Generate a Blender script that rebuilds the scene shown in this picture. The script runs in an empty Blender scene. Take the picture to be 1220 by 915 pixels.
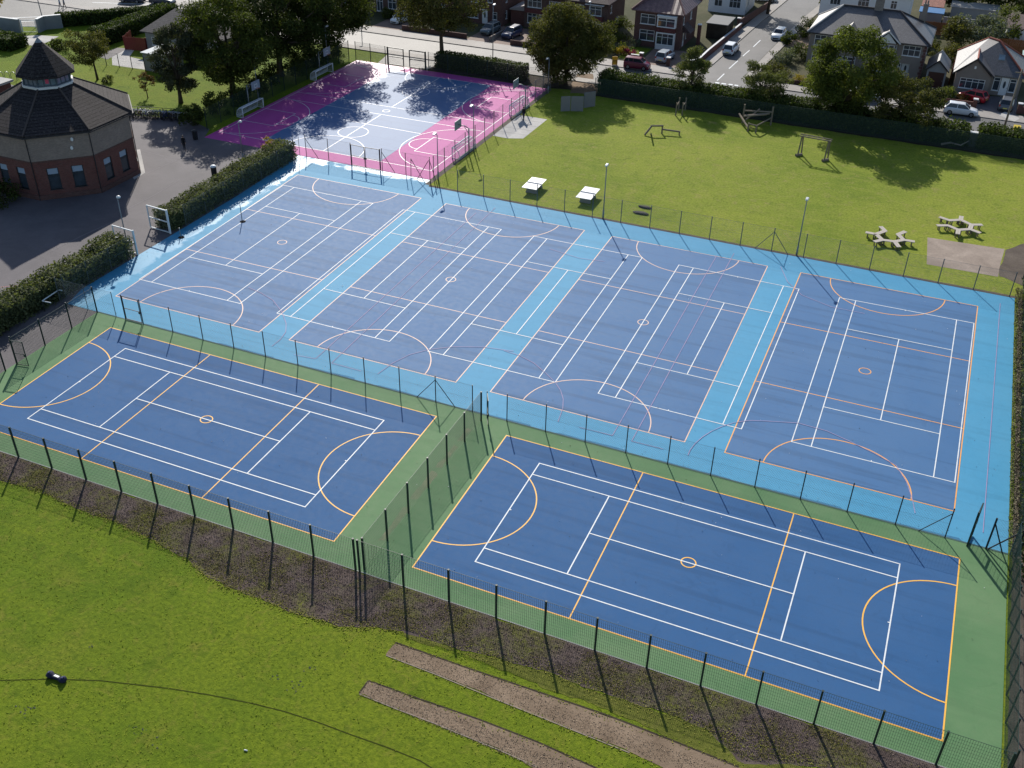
# Aerial view of school sports courts: blue netball/tennis courts, pink play area, field, trees and houses.
import bpy, math, random
import numpy as np
from mathutils import Vector, Matrix
rnd = random.Random(7)
S = bpy.context.scene
COL = S.collection
R = math.radians

# ------------------------------------------------------------------ camera geometry (metres, z up)
CAM_ROT = np.array([[0.9187075457250551, 0.39456265264864804, 0.017226681709152245],
                    [-0.23236587835470557, 0.504745952213609, 0.8314070136223435],
                    [-0.3193470588627556, 0.7678227900100645, -0.5553968123214862]])
CAM_LOC = np.array([22.7129, -39.1558, 43.5269])
FOCAL = 1205.0176

def g(px, py, h=0.0):
    """survey point: where the sight line through a photo pixel meets height h"""
    d = CAM_ROT.T @ np.array([(px - 610) / FOCAL, -(py - 457.5) / FOCAL, 1.0])
    t = (h - CAM_LOC[2]) / d[2]
    p = CAM_LOC + t * d
    return float(p[0]), float(p[1])

def g3(px, py, h=0.0):
    x, y = g(px, py, h)
    return (x, y, h)

# ------------------------------------------------------------------ materials
MATS = {}
def nn(nt, kind, **kw):
    n = nt.nodes.new(kind)
    for k, v in kw.items():
        if k.startswith('i_'):
            n.inputs[k[2:]].default_value = v
        else:
            setattr(n, k, v)
    return n

def base_mat(name):
    m = bpy.data.materials.new(name)
    m.use_nodes = True
    nt = m.node_tree
    bs = nt.nodes['Principled BSDF']
    return m, nt, bs

def mixc(nt, fac, a, b, mode='MIX'):
    n = nt.nodes.new('ShaderNodeMix'); n.data_type = 'RGBA'; n.blend_type = mode
    for sock, v in ((n.inputs[0], fac), (n.inputs[6], a), (n.inputs[7], b)):
        if hasattr(v, 'is_linked') or hasattr(v, 'links'):
            nt.links.new(v, sock)
        else:
            sock.default_value = v if not isinstance(v, tuple) else (*v[:3], 1)
    return n.outputs[2]

def noise(nt, vec, scale, detail=4, rough=.55, dist=0.0):
    n = nt.nodes.new('ShaderNodeTexNoise')
    n.inputs['Scale'].default_value = scale; n.inputs['Detail'].default_value = detail
    n.inputs['Roughness'].default_value = rough; n.inputs['Distortion'].default_value = dist
    if vec is not None: nt.links.new(vec, n.inputs['Vector'])
    return n.outputs['Fac']

def ramp(nt, fac, lo, hi, a=0.0, b=1.0):
    n = nt.nodes.new('ShaderNodeMapRange'); n.clamp = True
    nt.links.new(fac, n.inputs[0])
    for i, v in enumerate((lo, hi, a, b)): n.inputs[i + 1].default_value = v
    return n.outputs[0]

def coords(nt, kind='Object', scale=None, rot=None):
    tc = nt.nodes.new('ShaderNodeTexCoord')
    o = tc.outputs[kind]
    if scale or rot:
        mp = nt.nodes.new('ShaderNodeMapping')
        if scale: mp.inputs['Scale'].default_value = scale
        if rot: mp.inputs['Rotation'].default_value = rot
        nt.links.new(o, mp.inputs['Vector']); o = mp.outputs[0]
    return o

def bump(nt, bs, h, strength, dist=.02):
    b = nt.nodes.new('ShaderNodeBump'); b.inputs['Strength'].default_value = strength; b.inputs['Distance'].default_value = dist
    nt.links.new(h, b.inputs['Height']); nt.links.new(b.outputs[0], bs.inputs['Normal'])

def sc(c, k): return tuple(min(1, v * k) for v in c[:3])

def M(name, col, rough=.7, spec=.35, var=.12, scale=3.0, metallic=0.0, bmp=0.0, dirt=None, dirt_amt=.0):
    """plain surface: two scales of colour variation, optional blotches and bump"""
    if name in MATS: return MATS[name]
    m, nt, bs = base_mat(name)
    v = coords(nt)
    n1 = noise(nt, v, scale, 5); n2 = noise(nt, v, scale * 9, 3)
    c = mixc(nt, n1, sc(col, 1 - var), sc(col, 1 + var))
    c = mixc(nt, ramp(nt, n2, .3, .7), c, sc(col, 1 - var * .5))
    if dirt: c = mixc(nt, ramp(nt, noise(nt, v, scale * .35, 6, .65), .5, .75, 0, dirt_amt), c, dirt)
    nt.links.new(c, bs.inputs['Base Color'])
    bs.inputs['Roughness'].default_value = rough; bs.inputs['Metallic'].default_value = metallic
    bs.inputs['Specular IOR Level'].default_value = spec
    if bmp: bump(nt, bs, n2, bmp)
    MATS[name] = m
    return m

def M_brick(name, col, mortar, var=.3):
    m, nt, bs = base_mat(name)
    v = coords(nt, 'UV')
    b = nn(nt, 'ShaderNodeTexBrick'); nt.links.new(v, b.inputs['Vector'])
    b.inputs['Color1'].default_value = (*sc(col, 1 - var), 1); b.inputs['Color2'].default_value = (*sc(col, 1 + var), 1)
    b.inputs['Mortar'].default_value = (*mortar, 1); b.inputs['Scale'].default_value = 1
    b.inputs['Mortar Size'].default_value = .012; b.inputs['Brick Width'].default_value = .23; b.inputs['Row Height'].default_value = .075
    n = noise(nt, v, .7, 5, .6); n2 = noise(nt, v, 9, 3)
    c = mixc(nt, ramp(nt, n, .3, .7, 0, .5), b.outputs['Color'], sc(col, .7))
    c = mixc(nt, ramp(nt, n2, .55, .8, 0, .5), c, sc(col, 1.45))
    nt.links.new(c, bs.inputs['Base Color']); bs.inputs['Roughness'].default_value = .85
    bs.inputs['Specular IOR Level'].default_value = .2
    MATS[name] = m; return m

def M_tile(name, col, row=.3, colw=.3, pant=0.0, rough=.75, var=.25, spec=.3, mort=.02, mk=.55):
    """roof tiles: courses across, joints up the slope, weathering"""
    m, nt, bs = base_mat(name)
    v = coords(nt, 'UV')
    sep = nn(nt, 'ShaderNodeSeparateXYZ'); nt.links.new(v, sep.inputs[0])
    def saw(sock, period):
        d = nn(nt, 'ShaderNodeMath', operation='DIVIDE'); nt.links.new(sock, d.inputs[0]); d.inputs[1].default_value = period
        f = nn(nt, 'ShaderNodeMath', operation='FRACT'); nt.links.new(d.outputs[0], f.inputs[0]); return f.outputs[0]
    fy = saw(sep.outputs[1], row); fx = saw(sep.outputs[0], colw)
    b = nn(nt, 'ShaderNodeTexBrick'); nt.links.new(v, b.inputs['Vector'])
    b.inputs['Color1'].default_value = (*sc(col, 1 - var), 1); b.inputs['Color2'].default_value = (*sc(col, 1 + var), 1)
    b.inputs['Mortar'].default_value = (*sc(col, mk), 1); b.inputs['Scale'].default_value = 1
    b.inputs['Mortar Size'].default_value = mort; b.inputs['Brick Width'].default_value = colw; b.inputs['Row Height'].default_value = row
    n = noise(nt, v, .5, 6, .65); n2 = noise(nt, v, 5, 4)
    c = mixc(nt, ramp(nt, n, .35, .7, 0, .55), b.outputs['Color'], sc(col, .6))
    c = mixc(nt, ramp(nt, n2, .52, .75, 0, .5), c, tuple(.5 * a + .5 * k for a, k in zip(sc(col, 1.5), (.2, .2, .17))))
    nt.links.new(c, bs.inputs['Base Color']); bs.inputs['Roughness'].default_value = rough
    bs.inputs['Specular IOR Level'].default_value = spec
    hh = fy
    if pant:
        w = nn(nt, 'ShaderNodeMath', operation='PINGPONG'); nt.links.new(sep.outputs[0], w.inputs[0]); w.inputs[1].default_value = colw
        a = nn(nt, 'ShaderNodeMath', operation='MULTIPLY_ADD'); nt.links.new(w.outputs[0], a.inputs[0]); a.inputs[1].default_value = pant; 
        s2 = nn(nt, 'ShaderNodeMath', operation='MULTIPLY'); nt.links.new(fy, s2.inputs[0]); s2.inputs[1].default_value = -.3
        nt.links.new(s2.outputs[0], a.inputs[2]); hh = a.outputs[0]
    else:
        s2 = nn(nt, 'ShaderNodeMath', operation='MULTIPLY'); nt.links.new(fy, s2.inputs[0]); s2.inputs[1].default_value = -1; hh = s2.outputs[0]
    bump(nt, bs, hh, .9, .05)
    MATS[name] = m; return m

def M_leaf(name, dark, light, trans=.35, rough=.55):
    if name in MATS: return MATS[name]
    m, nt, bs = base_mat(name)
    at = nn(nt, 'ShaderNodeAttribute', attribute_name='tint')
    c = mixc(nt, at.outputs['Fac'], dark, light)
    nt.links.new(c, bs.inputs['Base Color']); bs.inputs['Roughness'].default_value = max(rough, .7)
    bs.inputs['Specular IOR Level'].default_value = .12
    tr = nn(nt, 'ShaderNodeBsdfTranslucent')
    c2 = mixc(nt, 1.0, c, (1.25, 1.3, .5), 'MULTIPLY'); nt.links.new(c2, tr.inputs['Color'])
    mx = nn(nt, 'ShaderNodeMixShader'); mx.inputs[0].default_value = trans
    nt.links.new(bs.outputs[0], mx.inputs[1]); nt.links.new(tr.outputs[0], mx.inputs[2])
    if trans > 0: nt.links.new(mx.outputs[0], nt.nodes['Material Output'].inputs['Surface'])
    MATS[name] = m; return m

def M_grass(name, c_dark, c_mid, c_light, c_dry, dry=.5, stripes=0.0, bs_strength=.55):
    m, nt, bs = base_mat(name)
    v = coords(nt)
    vv = noise(nt, v, .16, 6, .7, 1.2)
    big = noise(nt, v, .05, 5, .6); mid = noise(nt, v, .35, 6, .65, .4); fine = noise(nt, v, 4, 5, .7); vf = noise(nt, v, 17, 3, .75)
    stretched = noise(nt, coords(nt, 'Object', (.12, 1.1, 1), (0, 0, R(-20))), 1.0, 5, .6)
    c = mixc(nt, ramp(nt, mid, .32, .68), c_dark, c_mid)
    c = mixc(nt, ramp(nt, big, .38, .62), c, c_light)
    c = mixc(nt, ramp(nt, stretched, .5, .72, 0, .6), c, c_light)
    c = mixc(nt, ramp(nt, vv, .54, .68, 0, .55), c, tuple(.5 * a_ + .5 * b_ for a_, b_ in zip(c_light, c_dry)))
    bl = noise(nt, v, .75, 4, .6, .8); c = mixc(nt, ramp(nt, bl, .56, .66, 0, .5), c, sc(c_dark, .85))
    dr = noise(nt, v, .9, 7, .72, 1.0)
    c = mixc(nt, ramp(nt, dr, .53, .68, 0, dry), c, c_dry)
    c = mixc(nt, ramp(nt, fine, .38, .62, 0, .62), c, sc(c_dark, .70))
    c = mixc(nt, ramp(nt, vf, .5, .8, 0, .45), c, sc(c_light, 1.35))
    nt.links.new(c, bs.inputs['Base Color']); bs.inputs['Roughness'].default_value = .9
    bs.inputs['Specular IOR Level'].default_value = .12
    ad = nn(nt, 'ShaderNodeMath', operation='ADD'); nt.links.new(fine, ad.inputs[0]); nt.links.new(vf, ad.inputs[1])
    bump(nt, bs, ad.outputs[0], bs_strength, .12)
    MATS[name] = m; return m

def M_court(name, col, worn, rough=.6, gloss=None, bands=.15, spec=.5, wear=.35, fade=.25, stain=.35):
    """acrylic court paint: mottling, faint laying seams across, scuffs, glossier sealed patches"""
    m, nt, bs = base_mat(name)
    v = coords(nt)
    n1 = noise(nt, v, .22, 6, .6, .6); n2 = noise(nt, v, 2.2, 5, .65); n3 = noise(nt, v, 22, 3, .7)
    seam = noise(nt, coords(nt, 'Object', (.05, 1.15, 1), (0, 0, R(2))), 1.0, 4, .55)
    c = mixc(nt, ramp(nt, n1, .35, .68, 0, fade), col, worn)
    c = mixc(nt, ramp(nt, seam, .52, .63, 0, bands), c, sc(col, .62))
    st = noise(nt, v, .55, 7, .7, 1.4); c = mixc(nt, ramp(nt, st, .56, .66, 0, stain), c, sc(col, .72))
    st2 = noise(nt, coords(nt, 'Object', (1, 1, 1), (0, 0, R(40))), .10, 5, .6, .6); c = mixc(nt, ramp(nt, st2, .40, .62, 0, stain * .8), c, worn)
    c = mixc(nt, ramp(nt, n2, .3, .75, 0, .30), c, sc(col, 1.3))
    sp = noise(nt, v, 5.5, 6, .8); c = mixc(nt, ramp(nt, sp, .66, .74, 0, wear), c, worn)
    c = mixc(nt, ramp(nt, n3, .3, .7, 0, .22), c, sc(col, .7))
    pl = noise(nt, v, .9, 7, .75, 1.5); c = mixc(nt, ramp(nt, pl, .69, .75, 0, wear), c, (.55, .55, .55))
    nt.links.new(c, bs.inputs['Base Color'])
    bs.inputs['Specular IOR Level'].default_value = spec
    if gloss is not None:
        # damp, glossier area with a ragged outline: (roughness, [(ax, ay, offset, lo, hi) ...]) linear fields of x and y, broken by noise
        gn = noise(nt, v, .22, 7, .66, .8); sp3 = nn(nt, 'ShaderNodeSeparateXYZ'); nt.links.new(v, sp3.inputs[0])
        tot = None
        def math_(op, a, b):
            n_ = nn(nt, 'ShaderNodeMath', operation=op)
            for i_, q_ in enumerate((a, b)):
                if isinstance(q_, (int, float)): n_.inputs[i_].default_value = q_
                else: nt.links.new(q_, n_.inputs[i_])
            return n_.outputs[0]
        for ax, ay, off in gloss[1]:
            f_ = math_('ADD', math_('ADD', math_('MULTIPLY', sp3.outputs[0], ax), math_('MULTIPLY', sp3.outputs[1], ay)), off)
            cl = nn(nt, 'ShaderNodeClamp'); nt.links.new(f_, cl.inputs[0]); cl.inputs[1].default_value = -2; cl.inputs[2].default_value = .22
            tot = cl.outputs[0] if tot is None else math_('MAXIMUM', tot, cl.outputs[0])
        tot = math_('ADD', tot, math_('MULTIPLY', math_('SUBTRACT', gn, .5), gloss[2]))
        nt.links.new(ramp(nt, tot, -.04, .12, rough, gloss[0]), bs.inputs['Roughness'])
        nt.links.new(ramp(nt, tot, -.04, .12, spec, gloss[3]), bs.inputs['Specular IOR Level'])
    else:
        nt.links.new(ramp(nt, n2, .2, .8, rough - .05, rough + .07), bs.inputs['Roughness'])
    bump(nt, bs, n3, .12, .01)
    MATS[name] = m; return m

def M_ground(name, col, col2, scale=.4, rough=.85, spec=.3, fine=.3, specks=None, weeds=None):
    m, nt, bs = base_mat(name)
    v = coords(nt)
    a = noise(nt, v, scale, 6, .62, .5); b = noise(nt, v, scale * 12, 5, .7); d = noise(nt, v, 25, 3, .7)
    c = mixc(nt, ramp(nt, a, .35, .68), col, col2)
    c = mixc(nt, ramp(nt, b, .3, .7, 0, fine), c, sc(col, .65))
    c = mixc(nt, ramp(nt, d, .5, .8, 0, fine), c, sc(col2, 1.35))
    if specks: c = mixc(nt, ramp(nt, noise(nt, v, 3.3, 7, .8), .58, .70, 0, .75), c, specks)
    if weeds:
        wn = noise(nt, v, .33, 8, .68, .6); wf = noise(nt, v, 2.4, 6, .75)
        wc = mixc(nt, ramp(nt, wf, .35, .7), weeds[0], weeds[1])
        m3 = nn(nt, 'ShaderNodeMath', operation='MULTIPLY'); nt.links.new(ramp(nt, wn, .46, .60, 0, 1), m3.inputs[0]); nt.links.new(ramp(nt, wf, .28, .62, .25, 1), m3.inputs[1])
        c = mixc(nt, m3.outputs[0], c, wc)
    nt.links.new(c, bs.inputs['Base Color']); bs.inputs['Roughness'].default_value = rough
    bs.inputs['Specular IOR Level'].default_value = spec
    ad = nn(nt, 'ShaderNodeMath', operation='ADD'); nt.links.new(b, ad.inputs[0]); nt.links.new(d, ad.inputs[1])
    bump(nt, bs, ad.outputs[0], .35, .04)
    MATS[name] = m; return m

def M_glass(name, col=(.03, .04, .05), rough=.08):
    m, nt, bs = base_mat(name)
    v = coords(nt); n = noise(nt, v, 1.3, 3)
    nt.links.new(mixc(nt, n, sc(col, .5), sc(col, 1.8)), bs.inputs['Base Color'])
    bs.inputs['Roughness'].default_value = rough; bs.inputs['Specular IOR Level'].default_value = .6
    MATS[name] = m; return m

def M_paint(name, col, rough=.3, coat=.5):
    m, nt, bs = base_mat(name)
    v = coords(nt); n = noise(nt, v, 4, 4)
    nt.links.new(mixc(nt, n, sc(col, .9), sc(col, 1.06)), bs.inputs['Base Color'])
    bs.inputs['Roughness'].default_value = rough; bs.inputs['Coat Weight'].default_value = coat
    bs.inputs['Coat Roughness'].default_value = .08
    MATS[name] = m; return m

# ------------------------------------------------------------------ mesh building
class MB:
    def __init__(s): s.V = []; s.F = []
    def add(s, vs, fs):
        o = len(s.V); s.V.extend([tuple(map(float, v)) for v in vs]); s.F.extend([tuple(i + o for i in f) for f in fs]); return s
    def box(s, x0, x1, y0, y1, z0, z1):
        return s.add([(x0,y0,z0),(x1,y0,z0),(x1,y1,z0),(x0,y1,z0),(x0,y0,z1),(x1,y0,z1),(x1,y1,z1),(x0,y1,z1)],
                     [(0,3,2,1),(4,5,6,7),(0,1,5,4),(1,2,6,5),(2,3,7,6),(3,0,4,7)])
    def bar(s, p0, p1, w, h=None, up=(0,0,1)):
        """square bar from p0 to p1"""
        h = h or w; a = Vector(p0); b = Vector(p1); d = (b - a).normalized(); u = Vector(up)
        if abs(d.dot(u)) > .98: u = Vector((0,1,0))
        sx = d.cross(u).normalized() * (w / 2); sy = sx.cross(d).normalized() * (h / 2)
        vs = [a - sx - sy, a + sx - sy, a + sx + sy, a - sx + sy, b - sx - sy, b + sx - sy, b + sx + sy, b - sx + sy]
        return s.add(vs, [(0,3,2,1),(4,5,6,7),(0,1,5,4),(1,2,6,5),(2,3,7,6),(3,0,4,7)])
    def tube(s, pts, r, n=8, caps=True):
        """tapered tube along points; r is a number or one radius per point"""
        P = [Vector(p) for p in pts]; rs = r if isinstance(r, (list, tuple)) else [r] * len(P)
        vs = []; fs = []
        for i, p in enumerate(P):
            d = (P[min(i + 1, len(P) - 1)] - P[max(i - 1, 0)]).normalized()
            u = Vector((0,0,1)) if abs(d.z) < .9 else Vector((1,0,0))
            a = d.cross(u).normalized(); b = a.cross(d)
            for k in range(n):
                t = 2 * math.pi * k / n; vs.append(p + a * (math.cos(t) * rs[i]) + b * (math.sin(t) * rs[i]))
        for i in range(len(P) - 1):
            for k in range(n):
                k2 = (k + 1) % n; fs.append((i*n+k, i*n+k2, (i+1)*n+k2, (i+1)*n+k))
        if caps: fs.append(tuple(range(n - 1, -1, -1))); fs.append(tuple((len(P)-1)*n + k for k in range(n)))
        return s.add(vs, fs)
    def prism(s, poly, z0, z1):
        n = len(poly); vs = [(x, y, z0) for x, y in poly] + [(x, y, z1) for x, y in poly]
        return s.add(vs, [tuple(range(n - 1, -1, -1)), tuple(range(n, 2 * n))] + [(i, (i+1)%n, n+(i+1)%n, n+i) for i in range(n)])
    def face(s, *vs): return s.add(vs, [tuple(range(len(vs)))])
    def lathe(s, prof, n=12, c=(0,0)):
        vs = []; fs = []
        for r, z in prof:
            for k in range(n): t = 2*math.pi*k/n; vs.append((c[0]+r*math.cos(t), c[1]+r*math.sin(t), z))
        for i in range(len(prof)-1):
            for k in range(n): k2=(k+1)%n; fs.append((i*n+k, i*n+k2, (i+1)*n+k2, (i+1)*n+k))
        fs.append(tuple(range(n-1,-1,-1))); fs.append(tuple((len(prof)-1)*n+k for k in range(n)))
        return s.add(vs, fs)
    def disc(s, c, axis, r, t, n=14):
        a = Vector(c); ax = Vector(axis).normalized() * (t / 2)
        return s.tube([a - ax, a + ax], r, n)
    def mesh(s, name, mat, smooth=False):
        me = bpy.data.meshes.new(name); me.from_pydata(s.V, [], s.F); me.update()
        me.materials.append(mat)
        uv = me.uv_layers.new(name='UVMap').data
        co = np.array(s.V)
        for p in me.polygons:
            nrm = p.normal
            if abs(nrm.z) > .97: t = Vector((1,0,0)); b = Vector((0,1,0))
            else:
                t = Vector((0,0,1)).cross(nrm).normalized(); b = nrm.cross(t)
            for li in p.loop_indices:
                q = me.vertices[me.loops[li].vertex_index].co
                uv[li].uv = (q.dot(t), q.dot(b))
            p.use_smooth = smooth
        return me
    def build(s, name, mat, parent=None, smooth=False, label=None):
        o = bpy.data.objects.new(name, s.mesh(name, mat, smooth)); COL.objects.link(o)
        if parent is not None: o.parent = parent
        if label: o['label'] = label
        return o

def tag(o, label, cat, group=None, kind=None):
    o['label'] = label; o['category'] = cat
    if group: o['group'] = group
    if kind: o['kind'] = kind
    return o

def thing(name, label, cat, loc=(0,0,0), rz=0.0, group=None):
    o = bpy.data.objects.new(name, None); COL.objects.link(o)
    o.empty_display_size = .3
    o.location = (loc[0], loc[1], loc[2] if len(loc) > 2 else 0); o.rotation_euler = (0, 0, rz)
    return tag(o, label, cat, group)

def structure(name, mb, mat, label=None, z=None):
    o = mb.build(name, mat); o['kind'] = 'structure'
    if label: o['label'] = label
    return o

def inst(src, parent, loc=(0,0,0), rz=0.0, scale=None):
    c = src.copy(); COL.objects.link(c); c.parent = parent; c.location = loc; c.rotation_euler = (0,0,rz)
    if scale: c.scale = scale
    return c

def dup(root, loc, rz, label, group=None):
    def cp(o, par):
        c = o.copy(); COL.objects.link(c)
        if par is not None: c.parent = par
        for ch in [k for k in o.children]: cp(ch, c)
        return c
    r = cp(root, None); r.location = (loc[0], loc[1], loc[2] if len(loc) > 2 else 0); r.rotation_euler = (0,0,rz)
    r['label'] = label
    if group: r['group'] = group
    return r

def ribbon(mb, pts, w, z, closed=False):
    """flat painted line of width w through points"""
    P = [Vector((p[0], p[1])) for p in pts]; n = len(P); L = []; Rr = []
    for i in range(n):
        a = P[i - 1] if (closed or i > 0) else None; b = P[(i + 1) % n] if (closed or i < n - 1) else None
        d1 = (P[i] - a).normalized() if a is not None else None; d2 = (b - P[i]).normalized() if b is not None else None
        d1 = d1 or d2; d2 = d2 or d1
        m = (Vector((-d1.y, d1.x)) + Vector((-d2.y, d2.x)))
        m = m.normalized(); k = max(.4, m.dot(Vector((-d1.y, d1.x)))); m = m * (w / 2 / k)
        L.append(P[i] + m); Rr.append(P[i] - m)
    vs = [(v.x, v.y, z) for v in L] + [(v.x, v.y, z) for v in Rr]
    fs = [(n + i, n + (i + 1) % n, (i + 1) % n, i) for i in range(n if closed else n - 1)]
    mb.add(vs, fs)

class Lines:
    """painted lines of one colour; every line is a hair higher than the last so none share a plane"""
    def __init__(s, z): s.mb = MB(); s.z = z
    def line(s, pts, w=.08, closed=False):
        ribbon(s.mb, pts, w, s.z, closed); s.z += .0008
    def arc(s, c, r, a0, a1, w=.08, n=40):
        pts = [(c[0] + r * math.cos(a0 + (a1 - a0) * i / n), c[1] + r * math.sin(a0 + (a1 - a0) * i / n)) for i in range(n + 1)]
        if abs(abs(a1 - a0) - 2 * math.pi) < 1e-6: s.line(pts[:-1], w, True)
        else: s.line(pts, w)

def sheet(name, poly, z, mat, label=None, sub=None):
    from mathutils.geometry import tessellate_polygon
    mb = MB(); V = [Vector((x, y, 0)) for x, y in poly]; fs = []
    for a, b, c in tessellate_polygon([V]):
        ar = (V[b].x-V[a].x)*(V[c].y-V[a].y) - (V[b].y-V[a].y)*(V[c].x-V[a].x)
        if abs(ar) > 1e-9: fs.append((a, b, c) if ar > 0 else (a, c, b))
    mb.add([(x, y, z) for x, y in poly], fs); return structure(name, mb, mat, label)

def wobble(poly, step, amp, seed):
    """ragged edge for grass and soil outlines: smooth sideways wander, never along the edge"""
    r = random.Random(seed); out = []; d0 = 0.0
    ph = [(r.uniform(0, 6.3), f * r.uniform(.8, 1.2), a) for f, a in ((.7, .9), (1.9, .55), (4.1, .35), (9.0, .22))]
    for i, p in enumerate(poly):
        q = poly[(i + 1) % len(poly)]; L = math.dist(p, q)
        if L < 1e-6: continue
        n = max(1, int(L / step)); nx, ny = -(q[1]-p[1]) / L, (q[0]-p[0]) / L
        for k in range(n):
            t = k / n; s = d0 + t * L; o = amp * sum(a * math.sin(s * f + f0) for f0, f, a in ph) * .7
            if k == 0: o *= .3
            out.append((p[0] + (q[0]-p[0])*t + nx*o, p[1] + (q[1]-p[1])*t + ny*o))
        d0 += L
    return out

# ------------------------------------------------------------------ foliage
def leaf_mesh(name, pts, nrm, size, tint, mat, seed, extra=None):
    """many small leaf-clump faces at pts; each is a bent diamond of its own turn and size"""
    r = np.random.RandomState(seed); n = len(pts)
    a = r.normal(size=(n, 3)) * .75 + nrm * .9; a /= np.linalg.norm(a, axis=1)[:, None] + 1e-9
    t = np.cross(a, r.normal(size=(n, 3))); t /= np.linalg.norm(t, axis=1)[:, None] + 1e-9
    b = np.cross(a, t)
    s = size * r.uniform(.55, 1.35, (n, 1))
    bend = a * s * .25
    v = np.stack([pts - t * s * .6, pts - b * s * .42 + bend, pts + t * s * .6, pts + b * s * .42 + bend], 1).reshape(-1, 3)
    ex_v = np.zeros((0, 3)) if extra is None else np.array(extra.V); ex_f = [] if extra is None else extra.F
    me = bpy.data.meshes.new(name)
    nv = len(v)
    loops = np.arange(nv, dtype=np.int32); starts = np.arange(0, nv, 4, dtype=np.int32)
    el = []; es = []
    for f in ex_f: es.append(nv + len(el)); el.extend(i + nv for i in f)
    allv = np.concatenate([v, ex_v]); me.vertices.add(len(allv)); me.vertices.foreach_set('co', allv.ravel())
    loops = np.concatenate([loops, np.array(el, np.int32)]); starts = np.concatenate([starts, np.array(es, np.int32)])
    me.loops.add(len(loops)); me.loops.foreach_set('vertex_index', loops.astype(np.int32))
    me.polygons.add(len(starts)); me.polygons.foreach_set('loop_start', starts.astype(np.int32))
    me.update(calc_edges=True)
    at = me.attributes.new('tint', 'FLOAT', 'POINT')
    at.data.foreach_set('value', np.concatenate([np.repeat(tint, 4), np.full(len(ex_v), .15)]).astype(np.float32))
    me.materials.append(mat)
    me.validate()
    return me

def crown_points(seed, zc, rad, nclump, nleaf, clump_r, shape='round', flat=0.0):
    r = np.random.RandomState(seed)
    d = r.normal(size=(nclump, 3)); d /= np.linalg.norm(d, axis=1)[:, None]
    rr = r.uniform(.30, 1.0, nclump) ** .5
    lump = 1 + (.08 if shape == 'dense' else .22) * np.sin(d[:, 0] * 4 + seed) * np.cos(d[:, 1] * 5 + seed * 2) + r.uniform(-.16, .12, nclump)
    c = d * (rr * lump)[:, None]
    if shape == 'cone':
        k = (c[:, 2] + 1) / 2; w = np.clip(1.15 - k * 1.0, .1, 1.1); c[:, 0] *= w * 1.15; c[:, 1] *= w * 1.15
    elif shape == 'spread':
        k = (c[:, 2] + 1) / 2; w = .55 + .55 * k; c[:, 0] *= w; c[:, 1] *= w
    elif shape == 'dome':
        low = c[:, 2] < -.45; c[low, 2] = -.45 + (c[low, 2] + .45) * .35
    if shape == 'dense':
        low = c[:, 2] < -.6; c[low, 2] *= .95
    cen = c * np.array(rad); cr = clump_r * r.uniform(.6, 1.35, nclump)
    w = cr ** 2; idx = r.choice(nclump, nleaf, p=w / w.sum())
    q = r.normal(size=(nleaf, 3)); q /= np.linalg.norm(q, axis=1)[:, None]
    ql = r.uniform(0, 1, nleaf) ** .45
    off = q * (ql * cr[idx])[:, None]; off[:, 2] *= .72
    pts = cen[idx] + off
    pts[:, 2] += zc
    ctint = r.uniform(0, 1, nclump)
    tint = np.clip(.55 * ctint[idx] + .45 * r.uniform(0, 1, nleaf), 0, 1)
    nrm = q * .7 + np.array([0, 0, .6])
    return pts, nrm, tint, cen + np.array([0, 0, zc])

BARK = M('bark', (.075, .058, .042), .9, .2, .3, 6, bmp=.4)
def tree(label, loc, h, rad, seed, mat, nleaf=9000, leaf=.3, nclump=70, clump=None, shape='round', trunk_h=None, tr=.22, group=None, cat='tree', name='tree', lean=(0,0), zc=None, flat=0):
    """trunk with limbs into the clumps + crown of leaf faces"""
    root = thing(name, label, cat, loc, group=group)
    rx, ry, rzz = rad
    zc = zc if zc is not None else h - rzz
    clump = clump or (rx * .3)
    pts, nrm, tint, cen = crown_points(seed, zc, rad, nclump, nleaf, clump, shape)
    pts[:, 0] += lean[0] * np.clip(pts[:, 2] / h, 0, 1); pts[:, 1] += lean[1] * np.clip(pts[:, 2] / h, 0, 1)
    keep = pts[:, 2] > .25; pts = pts[keep]; nrm = nrm[keep]; tint = tint[keep]
    me = leaf_mesh('crown', pts, nrm, leaf, tint, mat, seed + 5)
    o = bpy.data.objects.new('crown', me); COL.objects.link(o); o.parent = root
    r = random.Random(seed); mb = MB()
    th = trunk_h or max(1.0, zc - rzz * .35)
    top = (lean[0] * .5, lean[1] * .5, zc + rzz * .35)
    fork = (lean[0] * th / h + r.uniform(-.1, .1), lean[1] * th / h, th)
    mb.tube([(0,0,-.1), (r.uniform(-.05,.05), 0, th * .5), fork, top], [tr * 1.35, tr, tr * .85, tr * .2], 8)
    order = sorted(range(len(cen)), key=lambda i: r.random())[:min(16, len(cen))]
    for i in order:
        e = cen[i]; s0 = r.uniform(.0, .55)
        a = Vector(fork).lerp(Vector(top), s0)
        e = Vector((e[0] + lean[0] * e[2] / h, e[1] + lean[1] * e[2] / h, max(e[2], th * .8)))
        mid = a.lerp(e, .5) + Vector((r.uniform(-.3,.3), r.uniform(-.3,.3), r.uniform(.1,.5)))
        mb.tube([a, mid, e], [tr * .5, tr * .3, tr * .1], 6)
    mb.build('trunk', BARK, root, True)
    return root

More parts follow.
